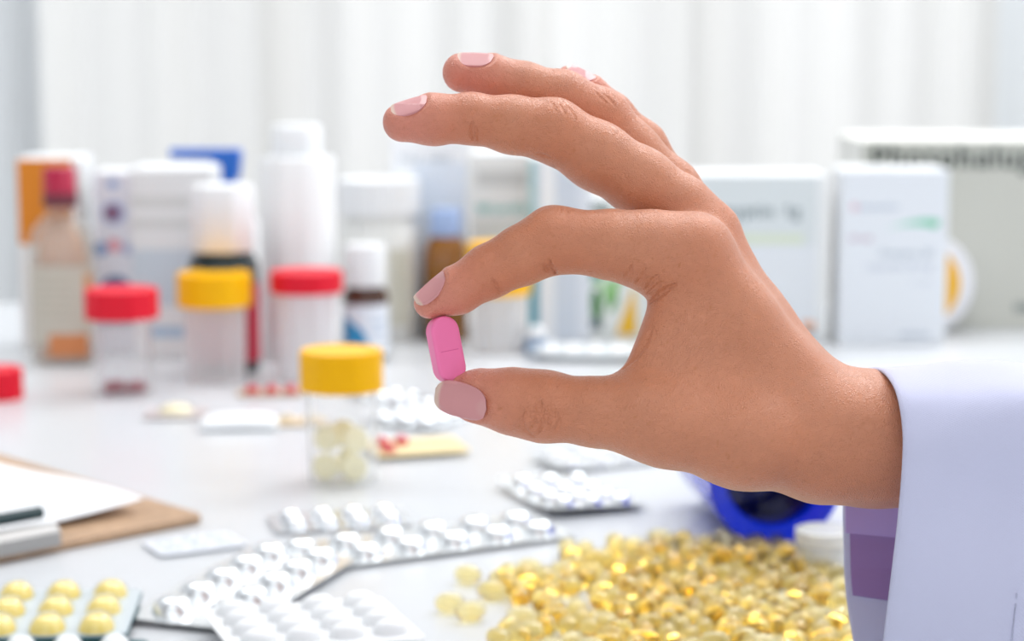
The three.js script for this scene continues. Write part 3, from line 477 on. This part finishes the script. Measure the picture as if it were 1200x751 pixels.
{ // tall white bottle
  const { t, m } = bottleAt('tall_bottle', 'tall plain white plastic cylinder rising behind the red-lidded cup', 347, 425, { r: 0.028 });
  const px = (v) => v * m; part('body', lathe([[0.0005, 0], [px(42), 0], [px(43), 0.002], [px(43), px(232)], [px(42), px(234)]]), std(0.84, 0.84, 0.84, 0.4), t);
  part('cap', lathe([[px(42), px(234)], [px(29), px(236)], [px(29), px(268)], [px(27), px(271)], [0.0005, px(271)]]), whitePlastic, t);
}
{ // big white jar
  const { t, m } = bottleAt('white_jar', 'big white plastic jar with a ribbed lid, behind the brown bottle with a blue picture', 443, 402, { r: 0.03 });
  const px = (v) => v * m; part('body', lathe([[0.0005, 0], [px(44), 0], [px(46), 0.002], [px(46), px(128)], [px(42), px(139)], [px(40), px(146)]]), std(0.8, 0.8, 0.77, 0.4), t);
  part('label', new THREE.CylinderGeometry(px(46) + 0.0004, px(46) + 0.0004, px(88), 48, 1, true, -1.2, 2.4).translate(0, px(64), 0), std(1, 1, 1, 0.5, { side: THREE.DoubleSide, map: canvasTex(256, 256, (c, w, h) => { c.fillStyle = '#e6e6e2'; c.fillRect(0, 0, w, h); c.fillStyle = '#cfcdbf'; c.fillRect(w * 0.62, 0, w * 0.25, h); c.fillStyle = '#d9d9d4'; for (let i = 0; i < 5; i++) c.fillRect(w * 0.12, h * (0.15 + i * 0.16), w * 0.4, h * 0.05); }) }), t);  // the beige band paints in shading down the right of the jar
  const lid = new THREE.CylinderGeometry(px(47), px(47), px(40), 96, 1), p = lid.attributes.position; for (let i = 0; i < p.count; i++) { const a = Math.atan2(p.getZ(i), p.getX(i)), r = Math.hypot(p.getX(i), p.getZ(i)); if (r > px(40)) { const k = 1 + 0.012 * Math.cos(a * 48); p.setX(i, p.getX(i) * k); p.setZ(i, p.getZ(i) * k); } } lid.computeVertexNormals(); lid.translate(0, px(166), 0); part('lid', toCreasedNormals(lid, 0.5), whitePlastic, t);
}
{ // small brown bottle, white cap, white label with a blue picture
  const { t, m } = bottleAt('brown_bottle', 'small brown bottle with white cap and a blue picture on its label', 427, 424, { r: 0.018 });
  const px = (v) => v * m, R = px(27);
  part('glass', lathe([[0.0005, 0], [R - 0.001, 0], [R, 0.002], [R, px(70)], [R * 0.93, px(80)], [px(17), px(88)], [px(17), px(92)]]), std(0.07, 0.025, 0.012, 0.12), t);
  part('label', new THREE.CylinderGeometry(R + 0.0004, R + 0.0004, px(60), 48, 1, true, -1.5, 3).translate(0, px(36), 0), std(1, 1, 1, 0.5, { side: THREE.DoubleSide, map: canvasTex(256, 180, (c, w, h) => { c.fillStyle = '#e3e8f0'; c.fillRect(0, 0, w, h); c.fillStyle = '#2e8fc4'; c.beginPath(); c.moveTo(w * 0.16, h * 0.24); c.quadraticCurveTo(w * 0.32, h * 0.3, w * 0.38, h * 0.4); c.quadraticCurveTo(w * 0.54, h * 0.46, w * 0.56, h * 0.84); c.lineTo(w * 0.16, h * 0.84); c.fill(); c.fillStyle = '#c3cfe0'; c.fillRect(w * 0.6, h * 0.3, w * 0.25, h * 0.08); c.fillRect(w * 0.6, h * 0.5, w * 0.25, h * 0.08); }) }), t);
  part('cap', lathe([[px(23), px(86)], [px(24), px(87)], [px(24), px(130)], [px(22), px(134)], [0.0005, px(135)]]), whitePlastic, t);
}
{ // amber bottle with pale blue cap
  const { t, m } = bottleAt('amber_bottle', 'amber glass bottle with a pale blue cap, left of the index finger', 522, 402, { r: 0.02 });
  const px = (v) => v * m, R = px(26);
  part('glass', lathe([[0.0005, 0], [R - 0.001, 0], [R, 0.002], [R, px(100)], [R * 0.88, px(114)], [px(15), px(124)], [px(15), px(130)]]), std(0.5, 0.2, 0.015, 0.08, { transmission: 0.55, thickness: 0, side: THREE.DoubleSide }), t);
  part('liquid', lathe([[0.0005, 0.002], [R - 0.002, 0.002], [R - 0.0015, px(78)], [0.0005, px(78)]]), std(0.03, 0.012, 0.004, 0.2), t);
  part('cap', lathe([[px(17), px(122)], [px(18), px(123)], [px(18), px(150)], [px(17), px(153)], [0.0005, px(153)]]), css('#9db4dd', 0.45), t);
}
// --- specimen cups
const ridged = (r, h, n = 60) => { const g = new THREE.CylinderGeometry(r, r, h, n * 4, 1), p = g.attributes.position; for (let i = 0; i < p.count; i++) { const a = Math.atan2(p.getZ(i), p.getX(i)), k = 1 + 0.008 * Math.cos(a * n); p.setX(i, p.getX(i) * k); p.setZ(i, p.getZ(i) * k); } const q = g.toNonIndexed(); q.computeVertexNormals(); return toCreasedNormals(q, 0.6); };
function cup(label, px, yBase, lidHalf, bodyHalf, lidTop, lidBot, capMat, wall = frosted, group) {
  const { t, m } = bottleAt('specimen_cup', label, px, yBase, { r: bodyHalf * spot(px, yBase).m, category: 'cup' }); if (group) t.userData.group = group;
  const R = bodyHalf * m, H = (yBase - lidBot) * m * 0.985 + R * 0.1, L = lidHalf * m, lh = (lidBot - lidTop) * m - L * 0.2;
  part('cup_body', lathe([[0.0005, 0.0012], [R * 0.9, 0.0012], [R * 0.92, 0], [R * 0.95, 0], [R * 0.96, 0.002], [R, H]]), wall, t);
  const lid = new THREE.Group(); part('lid', ridged(L, lh).translate(0, H + lh / 2, 0), capMat, t);
  part('lid_top', lathe([[L * 0.985, H + lh - 0.0002], [L * 0.97, H + lh + 0.0008], [L * 0.86, H + lh + 0.0008], [L * 0.84, H + lh + 0.0003], [0.0003, H + lh + 0.0003]]), capMat, t);
  return { t, R, H, m };
}
const cupFront = cup('clear specimen cup with yellow lid holding cream tablets, nearest of the cups', 398.5, 571, 48, 43, 411, 465, yellowCap, clearPlastic);
const cupYellow = cup('empty clear specimen cup with yellow lid, in front of the black bottle', 248.5, 450, 43, 36, 319, 364, yellowCap);
const cupRed = cup('clear specimen cup with red lid and dark red caplets at its bottom', 139.5, 466, 42.5, 34, 338, 378, redCap, clearPlastic);
cup('clear specimen cup with red lid, in front of the tall white bottle', 357.5, 448, 42, 36, 317, 348, redCap);
cup('clear cup with a tall yellow lid, half hidden by the index finger', 585, 416, 37, 34, 285, 350, yellowCap);
{
  const s = spot(-14, 473), t = thing('screw_lid', 'loose red screw lid lying on the table at the left edge', 'lid', [s.x, 0, s.z - 0.02]); const r = 31 * s.m * 1.03;
  part('rim', ridged(r, 0.0185).translate(0, 0.00925, 0), redCap, t); part('top_disc', lathe([[r * 0.98, 0.0185], [r * 0.95, 0.0193], [r * 0.85, 0.0193], [r * 0.83, 0.0188], [0.0003, 0.0188]]), redCap, t);
}
const tabletGeo = (r, h) => lathe([[0.0001, -h / 2], [r * 0.6, -h / 2 * 0.96], [r * 0.9, -h / 2 * 0.72], [r, -h / 2 * 0.5], [r, h / 2 * 0.5], [r * 0.9, h / 2 * 0.72], [r * 0.6, h / 2 * 0.96], [0.0001, h / 2]], 28);
{ // cream tablets inside the front cup
  const g = tabletGeo(0.0068, 0.0058), m = std(1, 0.93, 0.6, 0.5), p = cupFront.t.position;
  const A = [[-0.0085, 0.0082, 0.004, 1.35, 0.2], [0.0065, 0.0082, 0.0062, 1.5, -0.3], [0.0012, 0.0085, -0.0075, 1.25, 0.9], [-0.0078, 0.0225, 0.001, 1.4, 0.4], [0.0068, 0.0222, 0.003, 1.3, -0.5], [-0.0005, 0.0235, -0.0085, 1.5, 0.1]];
  const w = ['low at the left', 'low at the right', 'low at the back', 'upper at the left', 'upper at the right', 'upper at the back'];
  A.forEach(([x, y, z, rx, ry], i) => { const o = solo('tablet', g, m, 'cream round tablet in the nearest yellow-lidded cup, ' + w[i], 'pill', [p.x + x, y, p.z + z], 0, 'cream tablets in the front cup'); o.rotation.set(rx, 0, ry, 'YXZ'); });
}
const capsuleGeo = (r, l) => new THREE.CapsuleGeometry(r, l, 8, 20).rotateZ(Math.PI / 2);
{ // red caplets in the red-lidded cup
  const g = capsuleGeo(0.003, 0.008), m = css('#8e2436', 0.3), p = cupRed.t.position;
  [[-0.007, -0.006, 0.3], [0.008, -0.004, -0.5], [-0.004, 0.008, 0.1], [0.009, 0.006, 0.6]].forEach(([x, z, a], i) => solo('caplet', g, m, 'dark red caplet on the floor of the red-lidded cup, ' + ['at the back left', 'at the back right', 'at the front left', 'at the front right'][i], 'pill', [p.x + x, 0.0046, p.z + z], a, 'dark red caplets in the cup'));
}
// --- blister packs
function plateGeo(w, l, t, bend, r = 0.004) {
  const g = new THREE.BoxGeometry(w, t, l, 28, 1, 28), p = g.attributes.position;
  for (let i = 0; i < p.count; i++) {
    let x = p.getX(i), z = p.getZ(i); const cx = w / 2 - r, cz = l / 2 - r;
    if (Math.abs(x) > cx && Math.abs(z) > cz) { const dx = Math.abs(x) - cx, dz = Math.abs(z) - cz, mx = Math.max(dx, dz), d = Math.hypot(dx, dz) || 1; x = Math.sign(x) * (cx + dx / d * mx); z = Math.sign(z) * (cz + dz / d * mx); }
    p.setX(i, x); p.setZ(i, z); p.setY(i, p.getY(i) + bend * z * z);
  }
  g.computeVertexNormals(); return toCreasedNormals(g, 0.6);
}
function domeGeo(a, b, h) {
  const nr = 10, na = 28, P = [], I = [];
  for (let i = 0; i <= nr; i++) for (let j = 0; j <= na; j++) { const r = i / nr, th = j / na * Math.PI * 2, y = h * Math.pow(1 - Math.pow(r, 3), 0.7); P.push(a * r * Math.cos(th), y, -b * r * Math.sin(th)); }
  for (let i = 0; i < nr; i++) for (let j = 0; j < na; j++) { const q = i * (na + 1) + j; I.push(q, q + na + 1, q + na + 2, q, q + na + 2, q + 1); }
  const g = new THREE.BufferGeometry(); g.setAttribute('position', new THREE.Float32BufferAttribute(P, 3)); g.setIndex(I); const m = mergeVertices(g, 1e-6); m.computeVertexNormals(); return m;
}
const PK = (px, py, y) => { const s = spot(px, py, y); return [s.x, s.z]; };
function blister(label, cx, cz, turn, o) {                       // o: nx, nz, px, pz pitch; a, b, h dome; bend; y; tilt; mats
  const t = thing('blister_pack', label, 'blister pack', [cx, (o.y || 0) + 0.0005, cz], turn, null); t.rotation.set(o.tiltX || 0, turn, o.tiltZ || 0, 'YXZ');
  const w = o.w || o.nx * o.px + 0.006, l = o.l || o.nz * o.pz + 0.006;
  part('foil_sheet', plateGeo(w, l, 0.0006, o.bend || 0), o.sheet || foil, t);
  const g = domeGeo(o.a, o.b, o.h), pg = o.pill && domeGeo(o.a * 0.86, o.b * 0.86, o.h * 0.82);
  for (let i = 0; i < o.nx; i++) for (let k = 0; k < o.nz; k++) {
    if (o.skip && o.skip(i, k)) continue;
    const x = (i - (o.nx - 1) / 2) * o.px, z = (k - (o.nz - 1) / 2) * o.pz, y = (o.bend || 0) * z * z + 0.0003, rx = -Math.atan(2 * (o.bend || 0) * z);
    const b = part('bubble', g, o.bubble || foil, t); b.position.set(x, y, z); b.rotation.x = rx;
    if (pg) { const q = part('pill', pg, o.pill, b); q.position.y = 0.0001; }
  }
  return t;
}
const clearBubble = std(0.96, 0.97, 0.97, 0.1, { transmission: 0.9, thickness: 0 }), whiteSheet = std(0.8, 0.81, 0.82, 0.4), tealFoil = std(0.05, 0.13, 0.15, 0.4, { metalness: 0.3 });
const paleFoil = std(0.86, 0.88, 0.89, 0.24, { metalness: 0.85 });
blister('silver blister pack of large round bubbles, overlapping the white oblong pack', ...PK(292, 672, 0.008), Math.PI - 0.32, { nx: 2, nz: 5, px: 0.0235, pz: 0.0225, a: 0.0086, b: 0.0086, h: 0.0062, bend: -0.2, y: 0.003, bubble: paleFoil, sheet: paleFoil });
blister('silver blister pack of round bubbles lying diagonally before the yellow-lidded cup', ...PK(494, 624, 0.006), Math.PI / 2 + 0.5, { nx: 2, nz: 6, px: 0.021, pz: 0.022, a: 0.0082, b: 0.0082, h: 0.0058, bend: -0.1, y: 0.0016, bubble: paleFoil, sheet: paleFoil });
blister('small silver blister pack with dark flecked bubbles, right behind the diagonal one', ...PK(398, 603, 0.004), Math.PI / 2 + 0.25, { nx: 2, nz: 4, px: 0.015, pz: 0.015, a: 0.0055, b: 0.0055, h: 0.0045, y: 0.001, bubble: foil, sheet: foil });
blister('white blister pack of oblong tablets at the bottom, overlapping the silver one', ...PK(364, 722, 0.012), Math.PI / 2 + 0.36, { nx: 4, nz: 4, px: 0.0135, pz: 0.0168, a: 0.0052, b: 0.0074, h: 0.0052, y: 0.0085, tiltX: 0.03, bubble: whiteSheet, sheet: whiteSheet });
blister('silver blister pack with curled edges under the pinched tablet, beside the gel capsules', ...PK(668, 576, 0.004), 0.39, { nx: 3, nz: 4, px: 0.0152, pz: 0.0172, a: 0.0058, b: 0.0058, h: 0.005, bend: 2.2, y: 0.001, tiltZ: -0.05, bubble: foil, sheet: paleFoil });
blister('flat silver blister pack partly hidden under the thumb base', ...PK(712, 532, 0.004), -1.1, { nx: 2, nz: 4, px: 0.016, pz: 0.018, a: 0.006, b: 0.006, h: 0.004, bend: 1.4, y: 0.001, bubble: whiteSheet, sheet: paleFoil });
const YP = blister('clear blister pack of yellow oval tablets on dark teal foil, lower left', ...PK(37, 711, 0.008), 0.07, { nx: 4, nz: 3, px: 0.0187, pz: 0.0215, w: 0.08, l: 0.059, a: 0.0078, b: 0.0096, h: 0.0066, y: 0.005, tiltX: 0.03, bubble: clearBubble, pill: css('#f4d860', 0.4), sheet: std(0.62, 0.68, 0.72, 0.35, { metalness: 0.4 }) });
part("backing", plateGeo(0.0808, 0.0605, 0.0012, 0).translate(0, -0.0009, 0.001), tealFoil, YP);
blister('white-bubbled blister pack cut by the bottom edge at the left', ...PK(42, 768, 0.005), 0.05, { nx: 4, nz: 3, px: 0.0175, pz: 0.017, a: 0.0062, b: 0.0062, h: 0.0052, y: 0.0012, bubble: whiteSheet, sheet: tealFoil });
blister('white-bubbled blister pack cut by the bottom edge, below the oblong pack', ...PK(375, 775, 0.005), 0.25, { nx: 3, nz: 3, px: 0.0175, pz: 0.0175, a: 0.0065, b: 0.0065, h: 0.0055, y: 0.0012, bubble: whiteSheet, sheet: paleFoil });
{ const s = spot(228, 640); blister('faint clear empty blister strip beside the clipboard corner', s.x, s.z, 0.5, { nx: 3, nz: 2, px: 0.012, pz: 0.012, a: 0.0042, b: 0.0042, h: 0.003, y: 0.0008, bubble: clearBubble, sheet: std(0.75, 0.78, 0.84, 0.3, { metalness: 0.2 }) }); }
// far packs around the cups
{ const s = spot(206, 486); blister('square clear blister with one cream tablet, before the empty yellow-lidded cup', s.x, s.z, 0.05, { nx: 1, nz: 1, px: 0.03, pz: 0.026, w: 0.037, l: 0.036, a: 0.012, b: 0.011, h: 0.006, y: 0.0008, bubble: clearBubble, pill: css('#f3e6bd', 0.5), sheet: std(0.52, 0.46, 0.46, 0.4) }); }
{ const s = spot(318, 462); blister('blister strip of red tablets lying behind the front cup', s.x, s.z, 0.05, { nx: 3, nz: 1, px: 0.0125, pz: 0.016, a: 0.0046, b: 0.0055, h: 0.0046, y: 0.0008, bubble: css('#c8323c', 0.3), sheet: std(0.5, 0.36, 0.24, 0.5) }); }
{ const s = spot(342, 496); blister('tan blister strip half hidden behind the front cup', s.x + 0.004, s.z, 0.1, { nx: 2, nz: 1, px: 0.014, pz: 0.018, a: 0.005, b: 0.005, h: 0.004, y: 0.0008, bubble: css('#d6c3a2', 0.4), sheet: css('#d9c3a5', 0.5) }); }
{ const s = spot(478, 530); blister('gold-backed blister with red tablets, right of the front cup', s.x + 0.004, s.z, 0.3, { nx: 4, nz: 2, px: 0.0115, pz: 0.0165, w: 0.054, l: 0.04, a: 0.0042, b: 0.0055, h: 0.0045, y: 0.003, tiltX: 0.03, bubble: css('#cf4a50', 0.3), sheet: css('#e2cfa0', 0.45), skip: (i, k) => i > 1 || (i === 1 && k === 1) }); }
{ const s = spot(500, 490); blister('crumpled silver blister pack with small round bubbles, left of the thumb nail', s.x, s.z, -0.5, { nx: 3, nz: 4, px: 0.015, pz: 0.0165, a: 0.0055, b: 0.0055, h: 0.0045, bend: 0.8, y: 0.0008, bubble: foil, sheet: paleFoil }); }
{ const s = spot(455, 468); blister('small silver blister strip right behind the front cup lid', s.x, s.z, 0.9, { nx: 2, nz: 3, px: 0.013, pz: 0.014, a: 0.0048, b: 0.0048, h: 0.004, y: 0.0008, bubble: foil, sheet: foil }); }
{ const s = spot(690, 418); blister('white curved blister pack with dark edge, seen inside the finger loop', s.x + 0.004, s.z, 1.45, { nx: 3, nz: 5, px: 0.015, pz: 0.0165, a: 0.0058, b: 0.0058, h: 0.0028, bend: 0.9, y: 0.004, bubble: whiteSheet, sheet: std(0.7, 0.75, 0.78, 0.4, { metalness: 0.2 }) }); }
{ const s = spot(280, 500), g = new THREE.PlaneGeometry(0.045, 0.036, 30, 20);
  const t = thing('sachet', 'plump white paper sachet left of the front cup', 'sachet', [s.x, 0, s.z], 0.12);
  const half = (k) => { const q = new THREE.PlaneGeometry(0.046, 0.03, 30, 20); q.rotateX(-Math.PI / 2); const p = q.attributes.position; for (let i = 0; i < p.count; i++) { const u = p.getX(i) / 0.023, v = p.getZ(i) / 0.015, e = Math.max(0, 1 - Math.max(Math.abs(u), Math.abs(v)) ** 4); p.setY(i, 0.0015 + (k > 0 ? 0.006 : -0.0012) * Math.sqrt(e) * (1 - 0.3 * u * u) + k * 0.0002); } q.computeVertexNormals(); return q; };
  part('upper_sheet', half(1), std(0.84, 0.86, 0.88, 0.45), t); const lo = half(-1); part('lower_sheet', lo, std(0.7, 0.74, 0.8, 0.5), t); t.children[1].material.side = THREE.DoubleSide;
}
{ const s = spot(629, 417), t = thing('dropper_cap', 'small blue-grey cap with a highlight built as a white ball, inside the finger loop', 'cap', [s.x, 0, s.z - 0.008]);
  part('collar', lathe([[0.0003, 0], [0.0085, 0], [0.009, 0.001], [0.009, 0.009], [0.008, 0.0105], [0.0003, 0.0105]], 32), css('#7f97b4', 0.4), t);
  part('highlight_ball', new THREE.SphereGeometry(0.006, 24, 16).translate(0, 0.0152, 0), whitePlastic, t);  // blurred bright highlight, built as a white ball
}
// --- clipboard with paper and pen
{
  const c = spot(241, 613), e1 = new THREE.Vector2(-0.73, 0.68), e2 = new THREE.Vector2(-0.69, -0.73), ang = 0.79;
  const Wd = 0.23, Ln = 0.32; // local x runs away from the corner along the near edge, local z away along the far edge
  const t = thing('clipboard', 'tan hardboard clipboard with a metal clip, at the left edge', 'clipboard', [c.x, 0.0005, c.z]); t.rotation.y = Math.PI + 0.755;
  const tan = std(0.56, 0.36, 0.22, 0.55, { map: noiseTex(256, (u, v) => 0.86 + 0.1 * rnd() + 0.06 * perlin.noise(u * 30, v * 30, 1), true) });
  const sh = new THREE.Shape(), r = 0.008; sh.moveTo(r, 0); sh.lineTo(Wd, 0); sh.lineTo(Wd, Ln); sh.lineTo(0, Ln); sh.lineTo(0, r); sh.quadraticCurveTo(0, 0, r, 0);
  const g = new THREE.ExtrudeGeometry(sh, { depth: 0.0028, bevelEnabled: true, bevelSize: 0.0004, bevelThickness: 0.0004, bevelSegments: 2 }); g.rotateX(Math.PI / 2); g.translate(0, 0.0032, 0);
  part('board', g, tan, t);
  const steel = std(0.4, 0.39, 0.38, 0.5, { metalness: 0.8 });
  const cl = new THREE.Shape(); cl.moveTo(0, 0.0032); cl.lineTo(0.0, 0.0095); cl.quadraticCurveTo(0.003, 0.0135, 0.008, 0.0125); cl.lineTo(0.034, 0.0062); cl.lineTo(0.034, 0.005); cl.lineTo(0.008, 0.0113); cl.quadraticCurveTo(0.0035, 0.012, 0.0012, 0.0088); cl.lineTo(0.0012, 0.0032);
  const cg = new THREE.ExtrudeGeometry(cl, { depth: 0.085, bevelEnabled: false }); cg.rotateY(-Math.PI / 2); cg.translate(0.165, 0, -0.003);
  const clip = part('clip', cg, steel, t); 
  const lever = new THREE.CylinderGeometry(0.003, 0.003, 0.066, 16).rotateZ(Math.PI / 2); part('lever', lever, std(0.01, 0.035, 0.04, 0.4), clip).position.set(0.115, 0.0165, 0.01);
  const paper = thing('paper_sheet', 'blank white sheet of paper held under the clip of the clipboard', 'paper', [c.x, 0.0054, c.z]); paper.rotation.y = Math.PI + 0.755;
  const pw = 0.205, pl = 0.285, pg = new THREE.BoxGeometry(pw, 0.0006, pl, 24, 1, 24), pp = pg.attributes.position; for (let i = 0; i < pp.count; i++) { const x = pp.getX(i) + pw / 2, z = pp.getZ(i) + pl / 2; const lift = 0.006 * Math.exp(-x / 0.05) * Math.exp(-(((z - 0.02) / 0.09) ** 2)) * 1.0; pp.setXYZ(i, x + 0.019, pp.getY(i) + lift, z + 0.024); }
  pg.computeVertexNormals();
  part('sheet', toCreasedNormals(pg, 0.5), std(0.85, 0.86, 0.88, 0.6, { side: THREE.DoubleSide }), paper);
}
// --- blue jar lying with its mouth towards us, a small white cap, and the spilled gel capsules
const jarAxis = new THREE.Vector3(), jar = spot(909, 643); const JR = 0.031;
{
  const t = thing('blue_jar', 'cobalt blue glass jar lying on its side, mouth open towards the gel capsules', 'jar', [jar.x, JR, jar.z - 0.004]);
  t.rotation.set(-0.02, 0.1, 0);
  const blue = std(0.002, 0.035, 0.85, 0.1, { transmission: 0.15, thickness: 0, side: THREE.DoubleSide }), shadedBlue = std(0.002, 0.012, 0.34, 0.1);  // second tone is the same glass with interior shade painted in
    part('wall', lathe([[0.0005, -0.092], [JR * 0.9, -0.092], [JR, -0.084], [JR, -0.006], [JR * 0.985, -0.001], [JR * 0.94, 0], [JR * 0.72, -0.003], [JR * 0.69, -0.006]], 72).rotateX(Math.PI / 2), blue, t);
  part('inside', lathe([[JR * 0.69, -0.006], [JR * 0.68, -0.02], [JR * 0.85, -0.032], [JR * 0.88, -0.08], [0.0005, -0.086]], 72).rotateX(Math.PI / 2), shadedBlue, t).material.side = THREE.DoubleSide;
  const lip = new THREE.TorusGeometry(JR * 0.95, 0.0013, 12, 72); part('rim', lip, blue, t);
}
{
  const s = spot(968, 676), t = thing('small_cap', 'translucent white plastic cap beside the sleeve, right of the blue jar', 'cap', [s.x, 0, s.z - 0.008]);
  part('shell', lathe([[0.0003, 0], [0.0105, 0], [0.0115, 0.001], [0.0115, 0.018], [0.0105, 0.0195], [0.0003, 0.02]], 40), std(0.88, 0.88, 0.86, 0.35, { transmission: 0.5, thickness: 0 }), t);
  part('skirt', lathe([[0.0116, 0.013], [0.0124, 0.0135], [0.0124, 0.019], [0.0116, 0.0195]], 40), std(0.88, 0.88, 0.86, 0.35), t);
}
{
  const gel = std(1, 1, 1, 0.05, { transmission: 1, thickness: 0.008, ior: 1.2, clearcoat: 0.8, clearcoatRoughness: 0.04, attenuationColor: new THREE.Color().setRGB(1.0, 0.58, 0.05), attenuationDistance: 0.026 });
  const R = 0.0042, HL = 0.0021;                                  // a capsule is two spheres of radius R, 2 HL apart
  const g = (() => { const a = new THREE.SphereGeometry(1, 28, 18); a.scale(R + HL, R, R); return a; })();
  const poly = [[600, 668], [650, 655], [705, 648], [765, 640], [835, 632], [880, 645], [935, 655], [985, 690], [1010, 770], [1000, 800], [900, 815], [760, 815], [640, 790], [600, 740], [595, 700]].map(([x, y]) => spot(x, y));
  const inside = (x, z) => { let c = false; for (let i = 0, j = poly.length - 1; i < poly.length; j = i++) { const a = poly[i], b = poly[j]; if ((a.z > z) !== (b.z > z) && x < (b.x - a.x) * (z - a.z) / (b.z - a.z) + a.x) c = !c; } return c; };
  const P = [], V = []; let n = 0; const minX = -0.01, maxX = 0.16, minZ = -0.96, maxZ = -0.7;
  const add = (x, y, z, a) => { P.push([x + HL * Math.cos(a), y, z + HL * Math.sin(a)], [x - HL * Math.cos(a), y + (rnd() - 0.5) * 0.002, z - HL * Math.sin(a)]); n++; };
  const lone = [[548, 673], [527, 706], [552, 716], [600, 674], [585, 690], [624, 670], [597, 745], [612, 722]];
  for (const [x, y] of lone) { const s = spot(x, y, R); add(s.x, R, s.z, rnd() * 0.8 - 0.4); }
  let guard = 0; while (n < 232 && guard++ < 20000) {
    const x = minX + rnd() * (maxX - minX), z = minZ + rnd() * (maxZ - minZ); if (!inside(x, z)) continue;
    const heap = Math.exp(-(((x - 0.095) / 0.06) ** 2) - (((z + 0.82) / 0.07) ** 2)); if (rnd() > 0.55 + 0.45 * heap) continue;
    let y = R; for (let i = 16; i < P.length; i++) { const d = Math.hypot(P[i][0] - x, P[i][2] - z); if (d < R * 1.9) y = Math.max(y, P[i][1] + R * 1.5); } if (y > 0.028) continue; add(x, y, z, rnd() * Math.PI);
  }
  const Q = P.map((p) => p.slice()), fixed = 16;
  for (let it = 0; it < 420; it++) {
    for (let i = 0; i < P.length; i++) for (let c = 0; c < 3; c++) { const v = (P[i][c] - Q[i][c]) * 0.6; Q[i][c] = P[i][c]; P[i][c] += v - (c === 1 ? 0.00006 : 0); }
    for (let s = 0; s < 2; s++) {
      for (let i = 0; i < P.length; i += 2) { const a = P[i], b = P[i + 1], dx = b[0] - a[0], dy = b[1] - a[1], dz = b[2] - a[2], l = Math.hypot(dx, dy, dz) || 1e-6, k = (l - 2 * HL) / l / 2; a[0] += dx * k; a[1] += dy * k; a[2] += dz * k; b[0] -= dx * k; b[1] -= dy * k; b[2] -= dz * k; }
      for (let i = 0; i < P.length; i++) for (let j = (i & ~1) + 2; j < P.length; j++) { const a = P[i], b = P[j], dx = b[0] - a[0]; if (dx > 2 * R || dx < -2 * R) continue; const dz = b[2] - a[2]; if (dz > 2 * R || dz < -2 * R) continue; const dy = b[1] - a[1], l = Math.hypot(dx, dy, dz); if (l < 2 * R && l > 1e-7) { const k = (2 * R - l) / l * 0.5; a[0] -= dx * k; a[1] -= dy * k; a[2] -= dz * k; b[0] += dx * k; b[1] += dy * k; b[2] += dz * k; } }
      for (let i = 0; i < P.length; i++) { const p = P[i]; if (p[1] < R) { p[1] = R; Q[i][0] += (p[0] - Q[i][0]) * 0.7; Q[i][2] += (p[2] - Q[i][2]) * 0.7; } const jx = p[0] - jar.x, jz = p[2] - (jar.z + 0.0); if (Math.abs(jx) < JR + R && jz < R) p[2] = jar.z + R + 0.001; }
    }
  }
  const heapTag = (p) => p.y > R * 1.7 ? { label: 'amber gel capsule resting on top of others in the heap', category: 'capsule', group: 'upper layer of the gel capsule heap' }
    : p.z < jar.z + 0.03 ? { label: 'amber gel capsule on the table at the back of the heap, nearest the blue jar', category: 'capsule', group: 'gel capsules at the back of the heap' }
    : { label: 'amber gel capsule in the bottom layer of the heap, away from the jar', category: 'capsule', group: 'bottom layer of the gel capsule heap' };
  const first = new THREE.Mesh(g, gel); first.castShadow = first.receiveShadow = true;
  for (let i = 0; i < P.length; i += 2) {
    const a = new THREE.Vector3(...P[i]), b = new THREE.Vector3(...P[i + 1]), o = i ? first.clone() : first; o.name = numbered('gel_capsule');
    o.position.copy(a).add(b).multiplyScalar(0.5); o.quaternion.setFromUnitVectors(new THREE.Vector3(1, 0, 0), b.clone().sub(a).normalize()); scene.add(o);
    o.userData = i < fixed ? { label: 'amber gel capsule lying loose at the left of the heap', category: 'capsule', group: 'loose gel capsules left of the heap' } : heapTag(o.position);
  }
}
renderer.render(scene, camera);
